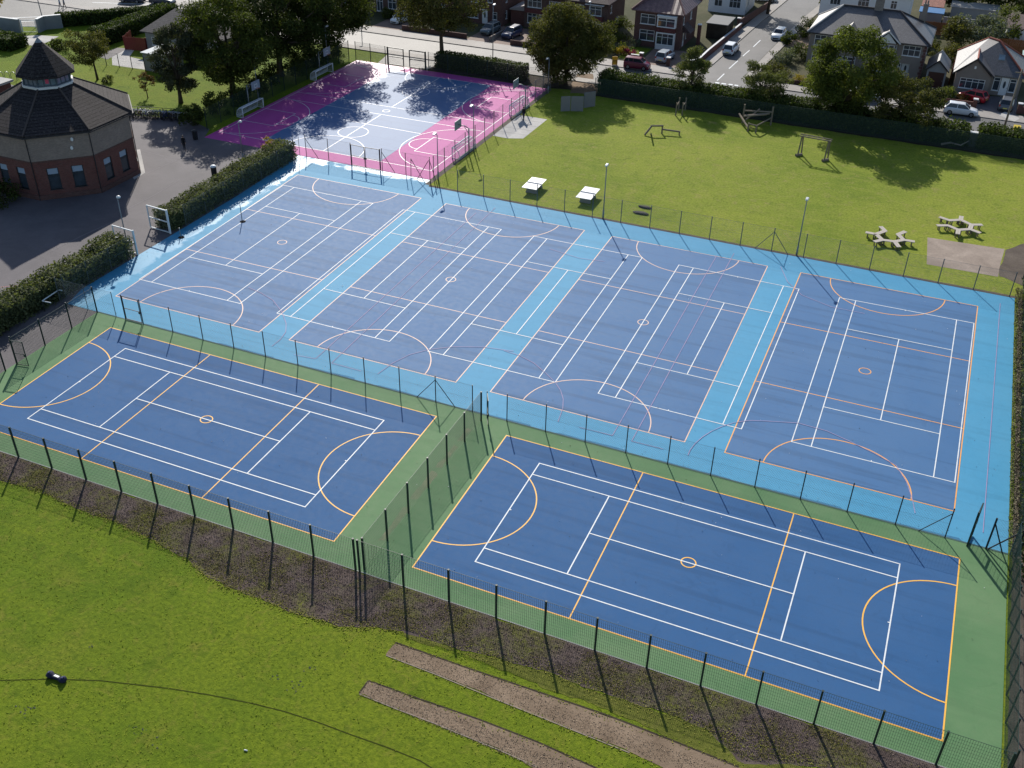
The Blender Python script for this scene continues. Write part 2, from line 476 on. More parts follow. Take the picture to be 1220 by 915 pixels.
def box_foliage(x0, x1, y0, y1, z1, dens, seed, rag=.15, z0=.05):
    """points spread over the top, sides and outer layer of a clipped hedge"""
    r = np.random.RandomState(seed); X = x1 - x0; Y = y1 - y0; Z = z1 - z0
    areas = [X * Y, X * Z, X * Z, Y * Z, Y * Z]; out = []; nr = []
    for k, A in enumerate(areas):
        n = int(A * dens); u = r.uniform(0, 1, n); v = r.uniform(0, 1, n); e = np.abs(r.normal(0, rag, n)) * r.choice([-1, .8], n)
        if k == 0: p = np.stack([x0 + u * X, y0 + v * Y, z1 + e], 1); nn_ = (0,0,1)
        elif k == 1: p = np.stack([x0 + u * X, y0 - e, z0 + v * Z], 1); nn_ = (0,-1,.25)
        elif k == 2: p = np.stack([x0 + u * X, y1 + e, z0 + v * Z], 1); nn_ = (0,1,.25)
        elif k == 3: p = np.stack([x0 - e, y0 + u * Y, z0 + v * Z], 1); nn_ = (-1,0,.25)
        else: p = np.stack([x1 + e, y0 + u * Y, z0 + v * Z], 1); nn_ = (1,0,.25)
        out.append(p); nr.append(np.tile(nn_, (n, 1)))
    return np.concatenate(out), np.concatenate(nr).astype(float)

def hedge(label, p0, p1, width, h, mat, seed, dens=55, leaf=.22, rag=.14, wav=.15, name='hedge', group=None, z_end=None):
    """clipped hedge along p0->p1 (centre line) as one mesh: dark inner growth and leaf faces"""
    L = math.dist(p0, p1); ang = math.atan2(p1[1]-p0[1], p1[0]-p0[0])
    pts, nrm = box_foliage(0, L, -width/2, width/2, h, dens, seed, rag)
    r = np.random.RandomState(seed + 1)
    ph = r.uniform(0, 6, 6)
    f = lambda x: wav * (np.sin(x * .9 + ph[0]) * .5 + np.sin(x * 2.1 + ph[1]) * .35 + np.sin(x * .31 + ph[2]) * .6)
    k = pts[:, 2] / h; pts[:, 2] += f(pts[:, 0]) * k
    pts[:, 1] += .6 * f(pts[:, 0] + 7) * np.sign(pts[:, 1]) * k
    if z_end is not None: pts[:, 2] *= 1 + (z_end / h - 1) * pts[:, 0] / L
    cl = .5 + .5 * np.sin(pts[:, 0] * 2.7 + ph[3] + 3 * np.sin(pts[:, 2] * 2 + ph[4])) * np.cos(pts[:, 1] * 3.1 + pts[:, 0])
    tint = np.clip(.5 * cl + .5 * r.uniform(0, 1, len(pts)), 0, 1)
    ex = MB(); n = max(2, int(L / 1.5)); i = .22
    for j in range(n):
        a, b = L * j / n, L * (j + 1) / n; x0 = a if j else i; x1 = b if j < n - 1 else b - i
        zz = h - .25 + float(f(np.array((a + b) / 2)))
        if z_end is not None: zz *= 1 + (z_end / h - 1) * (a + b) / 2 / L
        jig = .02 * (j % 2)
        ex.box(x0, x1, -width/2 + i + jig, width/2 - i - jig, 0, zz)
    me = leaf_mesh(name, pts, nrm, leaf, tint, mat, seed + 3, ex)
    o = bpy.data.objects.new(name, me); COL.objects.link(o); o.location = (p0[0], p0[1], 0); o.rotation_euler = (0,0,ang)
    return tag(o, label, 'hedge', group)

def shrub(label, loc, rad, h, mat, seed, n=900, leaf=.2, name='shrub', group=None, cat='shrub'):
    root = thing(name, label, cat, loc, group=group)
    pts, nrm, tint, cen = crown_points(seed, h * .52, (rad, rad, h * .5), 18, n, rad * .42)
    pts[:, 2] = np.clip(pts[:, 2], .05, None)
    me = leaf_mesh('foliage', pts, nrm, leaf, tint, mat, seed)
    o = bpy.data.objects.new('foliage', me); COL.objects.link(o); o.parent = root
    mb = MB(); r = random.Random(seed)
    for k in range(4):
        e = cen[r.randrange(len(cen))]; mb.tube([(r.uniform(-.1,.1), r.uniform(-.1,.1), 0), (e[0]*.5, e[1]*.5, h*.4), tuple(e)], [.05, .035, .015], 5)
    mb.build('stem', BARK, root)
    return root
SKY, SUN, EXPO = 0.11, 4.8, 0.35
# ------------------------------------------------------------------ world, sun, camera
AZ, EL = R(-31.2), R(31.5)
w = bpy.data.worlds.new('World'); S.world = w; w.use_nodes = True
nt = w.node_tree; bg = nt.nodes['Background']
sky = nt.nodes.new('ShaderNodeTexSky'); sky.sky_type = 'NISHITA'; sky.sun_disc = False
sky.sun_elevation = EL; sky.sun_rotation = AZ % (2 * math.pi); sky.air_density = 1.0; sky.dust_density = .6; sky.ozone_density = 1.5
nt.links.new(sky.outputs[0], bg.inputs[0]); bg.inputs[1].default_value = SKY
sl = bpy.data.lights.new('sun', 'SUN'); sl.energy = SUN; sl.angle = R(.53); sl.color = (1.0, .945, .86)
so = bpy.data.objects.new('sun', sl); COL.objects.link(so)
sd = Vector((math.sin(AZ) * math.cos(EL), math.cos(AZ) * math.cos(EL), math.sin(EL)))
so.rotation_euler = sd.to_track_quat('Z', 'Y').to_euler(); so.location = (0, 0, 80)
cd = bpy.data.cameras.new('camera'); cam = bpy.data.objects.new('camera', cd); COL.objects.link(cam)
cd.sensor_width = 36; cd.lens = FOCAL * 36 / 1220; cd.clip_start = .5; cd.clip_end = 3000
m4 = Matrix.Identity(4)
for i in range(3):
    m4[i][0] = CAM_ROT[0][i]; m4[i][1] = CAM_ROT[1][i]; m4[i][2] = -CAM_ROT[2][i]; m4[i][3] = CAM_LOC[i]
cam.matrix_world = m4
S.camera = cam
S.view_settings.view_transform = 'Standard'; S.view_settings.look = 'None'; S.view_settings.exposure = EXPO; S.view_settings.gamma = 1
S.view_settings.use_curve_mapping = False
S.cycles.use_denoising = True
S.cycles.max_bounces = 6; S.cycles.transparent_max_bounces = 8

# ------------------------------------------------------------------ ground
GRASS = M_grass('meadow grass', (.074, .128, .006), (.122, .190, .009), (.170, .215, .012), (.215, .190, .034), .55)
FIELD = M_grass('playing field grass', (.120, .178, .012), (.195, .250, .021), (.270, .300, .036), (.310, .255, .090), .8)
TARMAC = M_ground('playground tarmac', (.085, .077, .084), (.125, .112, .120), .25, .75, .25, .25)
ROAD = M_ground('road asphalt', (.088, .084, .083), (.130, .124, .120), .2, .64, .32, .25)
PAVE = M_ground('pavement slabs', (.24, .22, .20), (.32, .295, .27), .4, .75, .35, .25)
CONC = M_ground('pale concrete', (.33, .32, .31), (.48, .46, .43), .35, .8, .3, .3)
BARKC = M_ground('bark chippings', (.070, .052, .046), (.150, .116, .102), .9, .95, .1, .6, (.20, .16, .15), weeds=((.065, .068, .018), (.15, .155, .032)))
EARTH = M_ground('bare earth', (.17, .122, .082), (.29, .215, .150), .6, .95, .15, .45, (.09, .075, .05))
SOIL = M_ground('dark soil', (.035, .028, .022), (.07, .055, .04), .6, .95, .1, .5)
MULCH = M_ground('dark mulch', (.085, .068, .056), (.16, .13, .105), .5, .95, .1, .5, (.07, .085, .02))
DRIVE = M_ground('brick drive', (.16, .11, .09), (.24, .165, .13), .6, .8, .25, .35)
YARD = M_ground('garden ground', (.055, .060, .028), (.11, .10, .06), .12, .95, .1, .4, (.05, .07, .02))

gmb = MB(); n = 24
gx = [-1500 + 3000 * i / n for i in range(n + 1)]
for i in range(n):
    for j in range(n): gmb.face((gx[i], gx[j], 0), (gx[i+1], gx[j], 0), (gx[i+1], gx[j+1], 0), (gx[i], gx[j+1], 0))
structure('grass_ground', gmb, GRASS)
sheet('playing_field', wobble([(-26.4, 53.1), (33.9, 53.1), (70, 53.1), (70, 91.0), (-26.9, 91.2)], 1.2, .10, 3), .010, FIELD)
sheet('tarmac_playground', [(-130, -2), (-38.9, -2), (-38.9, 16.4), (-42, 16.4), (-42, 54.5), (-57, 54.6), (-58.2, 57.2), (-62.8, 58.9), (-70.8, 56.9), (-74, 56), (-80, 58), (-95, 60), (-130, 40)], .012, TARMAC)
sheet('garden_ground', [(-150, 107.6), (90, 107.6), (200, 107.6), (300, 420), (-300, 420), (-200, 107.6)], .006, YARD)
sheet('main_road', [(-200, 96.9), (-95, 96.9), (90, 96.9), (90, 104.4), (-2.2, 104.4), (-8.9, 104.4), (-95, 104.4), (-200, 104.4)], .016, ROAD)
a = g(882.6, 95); b = g(922, 55); c = g(950.7, 26.7)
sheet('side_road', [(-10.8, 104.3), (-1.2, 104.3), (-2.7, 106.0), (-3.4, 108.5), (b[0], b[1]), (c[0], c[1]), (.6, 170), (3, 210), (-4.2, 210), (-6.2, 160), (-7.4, 141), (-8.8, 112), (-9.2, 107.0), (-10.0, 105.4)], .020, ROAD)
def kerb(name, poly, hgt=.12, mat=PAVE):
    mb = MB(); mb.prism(poly, 0, hgt); return structure(name, mb, mat)
kerb('pavement', [(-200, 104.4), (-10.8, 104.4), (-10.0, 105.5), (-9.25, 107.1), (-9.25, 107.5), (-200, 107.5)])
kerb('pavement', [(-1.2, 104.4), (90, 104.4), (90, 107.2), (-3.35, 107.2), (-2.65, 106.0)])
kerb('pavement', [(-10.6, 107.5), (-9.25, 107.5), (-8.85, 112), (-7.45, 141), (-6.3, 160), (-4.4, 205), (-5.8, 205), (-7.9, 160), (-9.2, 141), (-10.6, 112)])
kerb('pavement', [(-3.3, 107.2), (-2.0, 107.2), (-1.2, 126.3), (-.4, 143), (2.0, 170), (.75, 170), (-1.75, 143), (-2.5, 126.3), (-3.25, 108.5)])
kerb('pavement', [(-200, 95.2), (-52.5, 95.2), (-45.5, 95.2), (90, 95.2), (90, 96.9), (-200, 96.9)])
sheet('car_park', [(-119, 80), (-108.6, 85.2), (-98, 99.5), (-95, 110), (-100, 150), (-260, 150), (-260, 60)], .019, ROAD)
cp = Lines(.024); WHITE = M('white line paint', (.70, .725, .73), .6, .3, .08, 4, dirt=(.30, .34, .40), dirt_amt=.6)
cp.line([g(0, 22), g(62, 19.5)], .25); cp.line([g(10, 26.5), g(43, 25)], .25); cp.line([g(110, 3), g(200, 6)], .2)
structure('car_park_lines', cp.mb, WHITE)
rl = Lines(.024)
for p, q in [((854.5, 96), (862.8, 88)), ((868.5, 82), (879, 72.5)), ((885, 67), (893, 60)), ((897.5, 56), (906, 48))]:
    rl.line([g(*p), g(*q)], .16)
for p, q in [((852, 98.5), (857, 99.3)), ((859.5, 99.7), (865, 100.3)), ((868, 100.6), (873, 101.2)), ((875, 101.6), (879.5, 102.2))]:
    rl.line([g(*p), g(*q)], .5)
structure('road_markings', rl.mb, WHITE)
# patch repairs and the tyre-worn joint on the side road
ck = Lines(.0225); TAR = M('tar seam', (.05, .05, .05), .5, .4)
ck.line([g(876, 60), g(880, 64), g(886, 70), g(893, 75)], .12); structure('tar_seam', ck.mb, TAR)
# gate forecourt between the MUGA and the road
sheet('gate_forecourt', [(-53.6, 90.6), (-45.6, 90.6), (-45.2, 95.3), (-54.5, 95.3)], .014, CONC)
sheet('muddy_gap', wobble([g(679, 111), g(683, 97), g(687, 88), g(706, 88), g(707, 101), g(722, 113.5), g(705, 112)], .8, .15, 5), .017, EARTH)
sheet('soil_strip', wobble([(-19.8, 90.3), (38, 90.3), (38, 95.2), (-20.5, 95.2)], .8, .12, 8), .018, SOIL)
sheet('soil_strip', wobble([(-45.6, 90.6), (-27, 90.6), (-20.5, 92.4), (-20.5, 95.0), (-45.6, 95.0)], .8, .1, 9), .015, SOIL)
sheet('gate_path', [g(14, 51.5), g(27, 43), g(45, 42), g(70, 43.5), g(59.5, 49), g(44, 55)], .014, CONC)
sheet('concrete_path', [(-86.9, 72.7), (-80.9, 73.0), (-82.8, 76.4), (-87.5, 77), (-89.5, 80.5), (-92, 80), (-90.2, 76.3)], .014, CONC)
sheet('house_path', [g(112, 66), g(140, 57), g(152, 58), g(128, 71)], .016, TARMAC)
sheet('bark_strip', wobble([(-39.5, -1.62), (33.4, -1.62), g(1150, 930), g(1010, 918), (21.5, -5.4), g(841, 868), g(720, 826), g(661, 803), g(600, 788), g(541, 771), g(480, 752), g(431, 748), g(405, 747), g(350, 729), g(303, 711), g(268, 700), g(238, 681), g(222, 664), g(180, 643), g(130, 619), g(86, 603), g(45, 583), g(0, 573), g(-60, 560)], .14, .12, 11), .014, BARKC)
FRINGE = M_grass('rank grass', (.075, .095, .012), (.115, .135, .018), (.155, .160, .028), (.18, .165, .045), .7)
sheet('rank_grass', wobble([g(500, 752), g(540, 772), g(600, 789), g(661, 804), g(720, 827), g(780, 848), g(841, 869), g(900, 891), g(980, 925), g(880, 925), (g(845, 902)), g(770, 866), g(700, 838), g(640, 814), g(570, 788), g(520, 769), g(490, 762), g(480, 754)], .14, .15, 17), .013, FRINGE)
sheet('bare_earth_strip', wobble([g(471, 766.5), g(520, 783), g(600, 812), g(680, 837), g(760, 867), g(840, 898), g(900, 921), g(806, 921), g(750, 896), g(680, 868), g(600, 836), g(520, 803), g(460, 780)], .3, .06, 12), .016, EARTH)
sheet('bare_earth_strip', wobble([g(439, 812), g(500, 834), g(560, 853), g(640, 885), g(715, 917), g(740, 928), g(660, 928), g(600, 895), g(520, 862), g(470, 843), g(428, 826)], .3, .06, 13), .016, EARTH)
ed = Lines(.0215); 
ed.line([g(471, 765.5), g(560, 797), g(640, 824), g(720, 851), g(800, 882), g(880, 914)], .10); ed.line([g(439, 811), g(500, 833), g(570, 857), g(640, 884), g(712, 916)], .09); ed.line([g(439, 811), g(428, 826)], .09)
structure('strip_edge_shadow', ed.mb, SOIL)  # soil-coloured lines paint the shadow along the sunken strips' upper edges
el2 = Lines(.024)
el2.line([g(460, 781), g(520, 804), g(600, 837), g(680, 869), g(750, 897)], .06); el2.line([g(428, 827), g(470, 844), g(520, 863), g(600, 896), g(640, 914)], .06)
structure('strip_kerb', el2.mb, M('weathered edging', (.28, .23, .18), .9, .2, .3, 2))
tk = Lines(.012); tk.line([g(-20, 811), g(30, 810), g(60, 809), g(120, 811), g(200, 820), g(250, 828), g(300, 838), g(340, 848), g(380, 861), g(420, 876), g(460, 890), g(500, 906), g(530, 925)], .055)
structure('worn_track', tk.mb, M('track soil', (.04, .05, .008), .95, .1, .3, 6))
sheet('mulch_bed', wobble([(33.75, -12), (70, -12), (70, 53), (33.75, 53)], 1, .02, 21), .014, MULCH)
sheet('concrete_pad', [g(1105, 283), g(1104, 315), g(1150, 323), g(1189, 330), g(1192, 314), g(1197, 297)], .020, M_ground('worn concrete', (.235, .185, .148), (.37, .30, .245), .4, .9, .25, .4, (.2, .17, .14)))
sheet('mulch_patch', wobble([g(1190, 329), g(1194, 314), g(1198, 297.5), g(1214, 292), (36, 67), (36, 55)], .6, .15, 23), .022, MULCH)
sheet('concrete_pad', [(-26.3, 70.3), (-24.1, 70.2), (-22.3, 71.0), (-22.2, 78.7), (-26.3, 78.7)], .020, CONC)
pl = Lines(.0245)
for k in range(4): pl.line([(-26.2, 72 + k * 1.7), (-22.3, 72.2 + k * 1.7)], .04)
structure('pad_joints', pl.mb, M('joint dirt', (.16, .15, .14), .9))
ve = Lines(.026)
ve.line([(-25.9, 53.02), (33.6, 53.02)], .42); structure('soil_verge', ve.mb, MULCH)
ve2 = Lines(.025); ve2.line([(-26.25, 53.2), (-26.35, 90.3)], .55); structure('soil_verge', ve2.mb, M_ground('verge mulch', (.10, .085, .07), (.17, .14, .11), 1, .95))

# ------------------------------------------------------------------ sports surfaces
GREEN = M_court('green court paint', (.075, .175, .072), (.175, .26, .13), .75, bands=.22, spec=.2, wear=.3, fade=.45)
LBLUE = M_court('light blue court paint', (.056, .262, .435), (.105, .32, .48), .68, (.42, [(-.5, 0, -20.45), (-.02, .5, -27.3)], 2.0, .20), bands=.3, spec=.15, wear=.35)
DBLUE = M_court('grey blue court paint', (.050, .138, .292), (.095, .185, .32), .67, None, bands=.65, spec=.16, wear=.3, stain=.4)
BLUE = M_court('blue court paint', (.026, .096, .232), (.058, .132, .265), .70, None, bands=.45, spec=.11, wear=.22, stain=.4)
PINK = M_court('pink court paint', (.41, .062, .265), (.50, .13, .35), .64, (.42, [(-.10, .05, -9.2)], 2.0, .26), bands=.1, spec=.10, wear=.45)
MBLUE = M_court('play blue court paint', (.060, .135, .285), (.09, .175, .32), .58, (.42, [(-.10, .05, -9.2)], 2.0, .24), bands=.3, spec=.14, wear=.2)
ORANGE = M('orange line paint', (.80, .36, .075), .6, .35, .08, 3, dirt=(.4, .25, .12), dirt_amt=.3)
PEACH = M('orange line paint with glare', (.70, .46, .34), .6, .35, .1, 3, dirt=(.35, .3, .3), dirt_amt=.4)  # orange paint paled so the sun glare sits in its colour
PALEPINK = M('faded red line paint', (.34, .27, .44), .7, .2, .2, 3, dirt=(.11, .22, .40), dirt_amt=.8)
AMBER = M('amber line paint', (.85, .45, .055), .6, .35, .08, 3, dirt=(.4, .25, .1), dirt_amt=.25)

sheet('green_apron', [(-38.9, -1.62), (33.45, -1.62), (33.5, 16.38), (-38.9, 16.38)], .018, GREEN)
sheet('blue_apron', [(-38.9, 16.38), (33.5, 16.38), (33.45, 52.85), (-25.9, 52.85), (-26.4, 54.5), (-43.6, 54.5), (-43.0, 42), (-43.0, 19), (-42.2, 16.38)], .019, LBLUE)
sheet('pink_play_area', [(-57.0, 54.55), (-26.6, 54.55), (-26.7, 90.4), (-57.0, 90.4)], .021, PINK)
sheet('play_area_blue', [(-50.1, 57.0), (-34.2, 57.0), (-34.3, 88.3), (-50.1, 88.3)], .027, MBLUE)
es = Lines(.0285); es.line([(-38.9, 16.38), (33.5, 16.38)], .14); structure('apron_seam', es.mb, M('seam dirt', (.045, .10, .10), .8, .3, .3, 2))
es = Lines(.0285); es.line([(-39, -1.60), (33.5, -1.60)], .06); structure('apron_kerb', es.mb, CONC)

def court_frame(bl, tl, tr, br):
    """maps (u along 0..30.5, v across 0..15.25) inside the four surveyed corners"""
    A, B, Cc, D = [Vector(p) for p in (bl, tl, tr, br)]
    def f(u, v):
        s, t = u / 30.5, v / 15.25
        return tuple(A * (1-s) * (1-t) + B * (1-s) * t + Cc * s * t + D * s * (1-t))
    return f

def netball(f, surf, paint, name, lw, boundary=True, z=.024):
    sheet('court_surface', [f(0,0), f(30.5,0), f(30.5,15.25), f(0,15.25)], z, surf)
    L = Lines(z + .005)
    h = lw / 2
    L.line([f(h,h), f(30.5-h,h), f(30.5-h,15.25-h), f(h,15.25-h)], lw, True)
    for u in (30.5/3, 61/3): L.line([f(u,lw), f(u,15.25-lw)], lw * .9)
    for u0, s in ((0, 1), (30.5, -1)):
        L.line([f(u0 + s * 4.9 * math.sin(math.pi * k / 36), 7.625 - 4.9 * math.cos(math.pi * k / 36)) for k in range(37)], lw)
    L.line([f(15.25 + .45 * math.cos(k * math.pi / 12), 7.625 + .45 * math.sin(k * math.pi / 12)) for k in range(24)], lw * .9, True)
    structure('netball_lines', L.mb, paint)

def tennis(c4, lw=.075, z=.034):
    """c4: corners baseline-left(near), near-right, far-right, far-left; long side = first->last"""
    A, B, Cc, D = [Vector(p) for p in c4]
    def f(u, v): return tuple(A * (1-u) * (1-v) + B * (1-u) * v + Cc * u * v + D * u * (1-v))
    L = Lines(z); a = 1.37 / 10.97; s = 5.485 / 23.77
    L.line([f(0,0), f(0,1), f(1,1), f(1,0)], lw, True)
    L.line([f(0,a), f(1,a)], lw); L.line([f(0,1-a), f(1,1-a)], lw)
    L.line([f(s,a), f(s,1-a)], lw); L.line([f(1-s,a), f(1-s,1-a)], lw)
    L.line([f(s,.5), f(1-s,.5)], lw)
    L.line([f(0,.5), f(.006,.5)], lw); L.line([f(1,.5), f(.994,.5)], lw)
    structure('tennis_lines', L.mb, WHITE)

G4 = lambda *p: [g(*q) for q in p]
fA = court_frame(*G4((490.4, 676.4), (603, 518.5), (1144.3, 665.4), (1123.6, 884)))
netball(fA, BLUE, AMBER, 'front', .085)
bl = g(398.1, 646.1); tl = g(131.6, 390.1); tr = g(521, 496.1)
fB = court_frame((tl[0] + bl[0] - tr[0] + .15, bl[1]), tl, tr, bl)
netball(fB, BLUE, AMBER, 'front', .085)
for c4, pm in ((((308.7, 396.4), (137.2, 353.2), (354.6, 208.3), (502.5, 236.2)), PEACH), (((543.2, 456.2), (343.7, 405.4), (531.2, 242.6), (697, 274.5)), PEACH),
           (((816, 527.4), (583.3, 467.2), (729.1, 281.6), (915.1, 317.2)), PEACH), (((1137.4, 610), (862.5, 539.6), (953.7, 324.8), (1165.4, 365)), ORANGE)):
    netball(court_frame(*G4(*c4)), DBLUE, pm, 'rear', .08)
for t in ([(166,333),(286,362),(444.4,242.6),(337.6,221)], [(330,373.5),(463.9,407.2),(597.3,273.6),(480.4,250.2)], [(509.7,418.7),(661.5,455.7),(765.2,307.1),(636.1,281.7)],
          [(712.6,469),(883.3,511.4),(951.9,344.7),(808.9,316)], [(943,526.6),(1137.4,575.2),(1160.3,385.4),(1000.2,354.9)]):
    tennis(G4(*t))
tennis(G4((566.1,669.5), (642.7,552.3), (1072,672.3), (1047.2,823.1)), .08)
tennis(G4((33,498.9), (149.4,415.5), (457.5,501.2), (363.5,604.4)), .08)
# net centre ticks of the two front tennis courts
# faint red pitch lines over the rear courts
fp = Lines(.042)
for pts in ([(854,304.5), (729.6,519.3)], [(874.5,302), (752.5,526)], [(567,254), (376,428)], [(590,248), (395,433)], [(1191.5,362), (1171,635)], [(690,509.5), (729.6,519.3)], [(752.5,526), (790,535.5)], [(350,423), (376,428)], [(395,433), (430,442.5)],
            [(600,418), (619,424), (636,433), (650,445), (661.5,456), (668,466), (671,476), (670.5,487), (664.8,503)], [(324,413), (334,405), (340.5,396), (341,386), (336,372), (325,358), (310,349), (296,343)],
            [(450,446), (468,433), (488,423), (511,417), (540,413.5), (577,414), (612,419)], [(819.5,543), (822,537), (828,529), (837,521), (848,514), (860,508.5), (874.5,504), (892,501.5), (910,502), (950.7,504.5), (985,514), (1011.6,526), (1042,541), (1067.5,555), (1080,575), (1087,596), (1090,612)],
            [(655,297), (690,308), (720,312)], [(930,318), (938,336), (955,352), (990,366), (1030,374)]):
    fp.line([g(*p) for p in pts], .05)
structure('pitch_lines', fp.mb, PALEPINK)
# pink play area lines
ml = Lines(.035); W2 = .075
ml.line([(-56.4, 56.9), (-27.7, 56.9), (-27.6, 88.2), (-56.6, 88.2)], W2, True)
ml.line([(-56.6, 71.0), (-27.5, 71.1)], W2); ml.line([(-56.6, 74.0), (-27.5, 74.2)], W2); ml.line([(-46, 67.2), (-34.2, 67.0)], W2)
ml.line([(-42.3, 88.2), (-42.2, 74.1)], W2); ml.line([(-42.0, 70.9), (-41.8, 56.9)], W2)
ml.arc((-41.9, 63.9), 1.85, 0, 2 * math.pi, W2); ml.arc((-42.3, 81.1), 1.85, 0, 2 * math.pi, W2); ml.arc((-42.1, 72.5), .45, 0, 2 * math.pi, W2)
for cy in (64.0, 81.1):
    ml.arc((-56.5, cy), 7.0, R(-80), R(80), W2); ml.arc((-27.6, cy), 7.0, R(100), R(260), W2)
    for x0, s in ((-56.5, 1), (-27.6, -1)):
        ml.line([(x0, cy - 2.5), (x0 + s * 4.6, cy - 2.5), (x0 + s * 4.6, cy + 2.5), (x0, cy + 2.5)], W2)
        ml.arc((x0 + s * 4.6, cy), 1.8, R(-90) if s > 0 else R(90), R(90) if s > 0 else R(270), W2)
ml.arc((-42, 57.0), 4.9, 0, math.pi, W2); ml.arc((-42.2, 88.2), 4.9, math.pi, 2 * math.pi, W2)
structure('play_area_lines', ml.mb, M('play area line paint', (.72, .72, .74), .5, .45, .1, 3, dirt=(.5, .35, .45), dirt_amt=.4))

# ------------------------------------------------------------------ fences
DKMETAL = M('dark green fence steel', (.012, .030, .026), .5, .4, .15, 3)
WELD = M('green welded mesh', (.018, .048, .038), .5, .4, .15, 2)
GALV = M('galvanised steel', (.26, .28, .29), .45, .5, .15, 4, metallic=.5)
POSTG = M('weathered fence post', (.10, .115, .12), .6, .4, .2, 3)
CHAIN = M('chain link wire', (.17, .20, .20), .5, .4, .1, 3)
BLKPOST = M('black post', (.012, .015, .02), .5, .4, .1, 3)

def panel_weld(L, h, sp=.115, wv=.012):
    mb = MB(); n = int(L / sp)
    for k in range(n + 1):
        x = L * k / n; mb.box(x - wv/2, x + wv/2, -.006, .006, .04, h)
    for z in [.08 + i * (h - .12) / 10 for i in range(11)]: mb.box(0, L, .006, .012, z - .005, z + .005)
    mb.box(0, L, -.006, .006, h - .004, h + .004)
    return mb
def panel_chain(L, h, sp=.19, r=.0038):
    mb = MB()
    k = -h
    while k < L:
        for s in (1, -1):
            x0, z0, x1, z1 = k, .03, k + h, h
            if x0 < 0: z0 += -x0; x0 = 0
            if x1 > L: z1 -= x1 - L; x1 = L
            if x1 - x0 > .02:
                if s < 0: a = (L - x0, .004, z0); b = (L - x1, .004, z1)
                else: a = (x0, -.004, z0); b = (x1, -.004, z1)
                mb.tube([a, b], r, 3, False)
        k += sp
    mb.tube([(0,0,h), (L,0,h)], .008, 4, False); mb.tube([(0,0,.06), (L,0,.06)], .008, 4, False); mb.tube([(0,0,h*.5), (L,0,h*.5)], .006, 4, False)
    return mb

def fence(name, label, p0, p1, n, h, style, pmat, mmat, pr=.04, group=None, cat='fence', skip=(), braces=(), ends=(True, True), panel_h=None, post_h=None, wire=.012):
    """posts (each a part) and one wire panel per bay"""
    L = math.dist(p0, p1); ang = math.atan2(p1[1]-p0[1], p1[0]-p0[0]); bay = L / n
    root = thing(name, label, cat, p0, ang, group)
    ph = post_h or h + .06
    pm = MB()
    if style == 'weld': pm.box(-pr, pr, -pr, pr, 0, ph); pm.box(-pr - .006, pr + .006, -pr - .006, pr + .006, ph, ph + .02)
    else: pm.tube([(0,0,0), (0,0,ph)], pr, 8)
    src = None
    for k in range(n + 1):
        if (k == 0 and not ends[0]) or (k == n and not ends[1]): continue
        if src is None: src = pm.build('post', pmat, root); src.location = (bay * k, 0, 0)
        else: inst(src, root, (bay * k, 0, 0))
    mm = panel_weld(bay, panel_h or h, wv=wire) if style == 'weld' else panel_chain(bay, panel_h or h); msrc = None
    for k in range(n):
        if k in skip: continue
        if msrc is None: msrc = mm.build('wire_panel', mmat, root); msrc.location = (bay * k, 0.05 if style == 'weld' else 0, 0)
        else: inst(msrc, root, (bay * k, .05 if style == 'weld' else 0, 0))
    for (k, d) in braces:
        b = MB(); b.tube([(bay * k, .0, h * .86), (bay * k + d * 1.6, 0, .03)], pr * .75, 6); b.build('brace', pmat, root)
    return root

G1 = 'green mesh fence runs around the front courts'
sp = 2.97
fence('mesh_fence', 'dark green mesh fence along the bark strip below the right front court', (.2 - sp + .15, -1.58), (33.45, -1.58), 12, 2.5, 'weld', DKMETAL, WELD, .052, group=G1)
fence('mesh_fence', 'dark green mesh fence along the bark strip below the left front court', (-2.9 - 13 * sp, -1.58), (-2.9, -1.58), 13, 2.5, 'weld', DKMETAL, WELD, .052, group=G1)
fence('mesh_fence', 'green mesh divider fence between the two front courts', (-2.45, -1.3), (-2.45, 15.6), 6, 2.5, 'weld', DKMETAL, WELD, .05, group=G1)
fence('mesh_fence', 'green mesh end fence beside the tarmac path left of the front courts', (-38.85, 16.3), (-38.85, 7.4), 3, 2.4, 'weld', DKMETAL, WELD, group=G1)
fence('mesh_fence', 'green mesh end fence beyond the open gate at the left frame edge', (-38.8, 6.2), (-38.8, -1.4), 3, 2.4, 'weld', DKMETAL, WELD, group=G1)
fence('mesh_fence', 'tall green mesh fence down the right edge beside the dark mulch bed', (33.62, -1.4), (33.62, 16.4), 9, 2.6, 'weld', DKMETAL, WELD, group=G1)
fence('mesh_fence', 'green mesh fence backed by hedge right of the light blue apron', (34.15, 16.6), (34.15, 57.5), 14, 2.6, 'weld', DKMETAL, WELD, group=G1)
G2 = 'chain link fences across the blue courts'
fence('chain_fence', 'thin chain link fence between green apron and blue apron, left half', (-33.97, 16.35), (-3.5, 16.35), 10, 2.35, 'chain', BLKPOST, CHAIN, .038, G2, braces=((9, 1), (9, -1)), ends=(True, True))
fence('chain_fence', 'thin chain link fence between green apron and blue apron, right half', (-.7, 16.3), (29.75, 16.3), 10, 2.4, 'chain', BLKPOST, CHAIN, .038, G2, braces=((10, -1),))
fence('chain_fence', 'short chain link fence from the hedge to the top left green corner', (-43.0, 16.4), (-36.9, 16.4), 2, 2.35, 'chain', POSTG, CHAIN, .03, G2)
fence('chain_fence', 'short chain link bay with brace at the right end of the green apron', (32.2, 16.3), (33.9, 16.35), 1, 2.5, 'chain', BLKPOST, CHAIN, .06, G2, braces=((0, .6), (1, -1)))
fence('chain_fence', 'pale chain link fence along the edge of the grass playing field', (-22.4, 52.9), (33.0, 52.9), 18, 2.45, 'chain', POSTG, CHAIN, .042, G2, braces=((11, 1), (11, -1)))
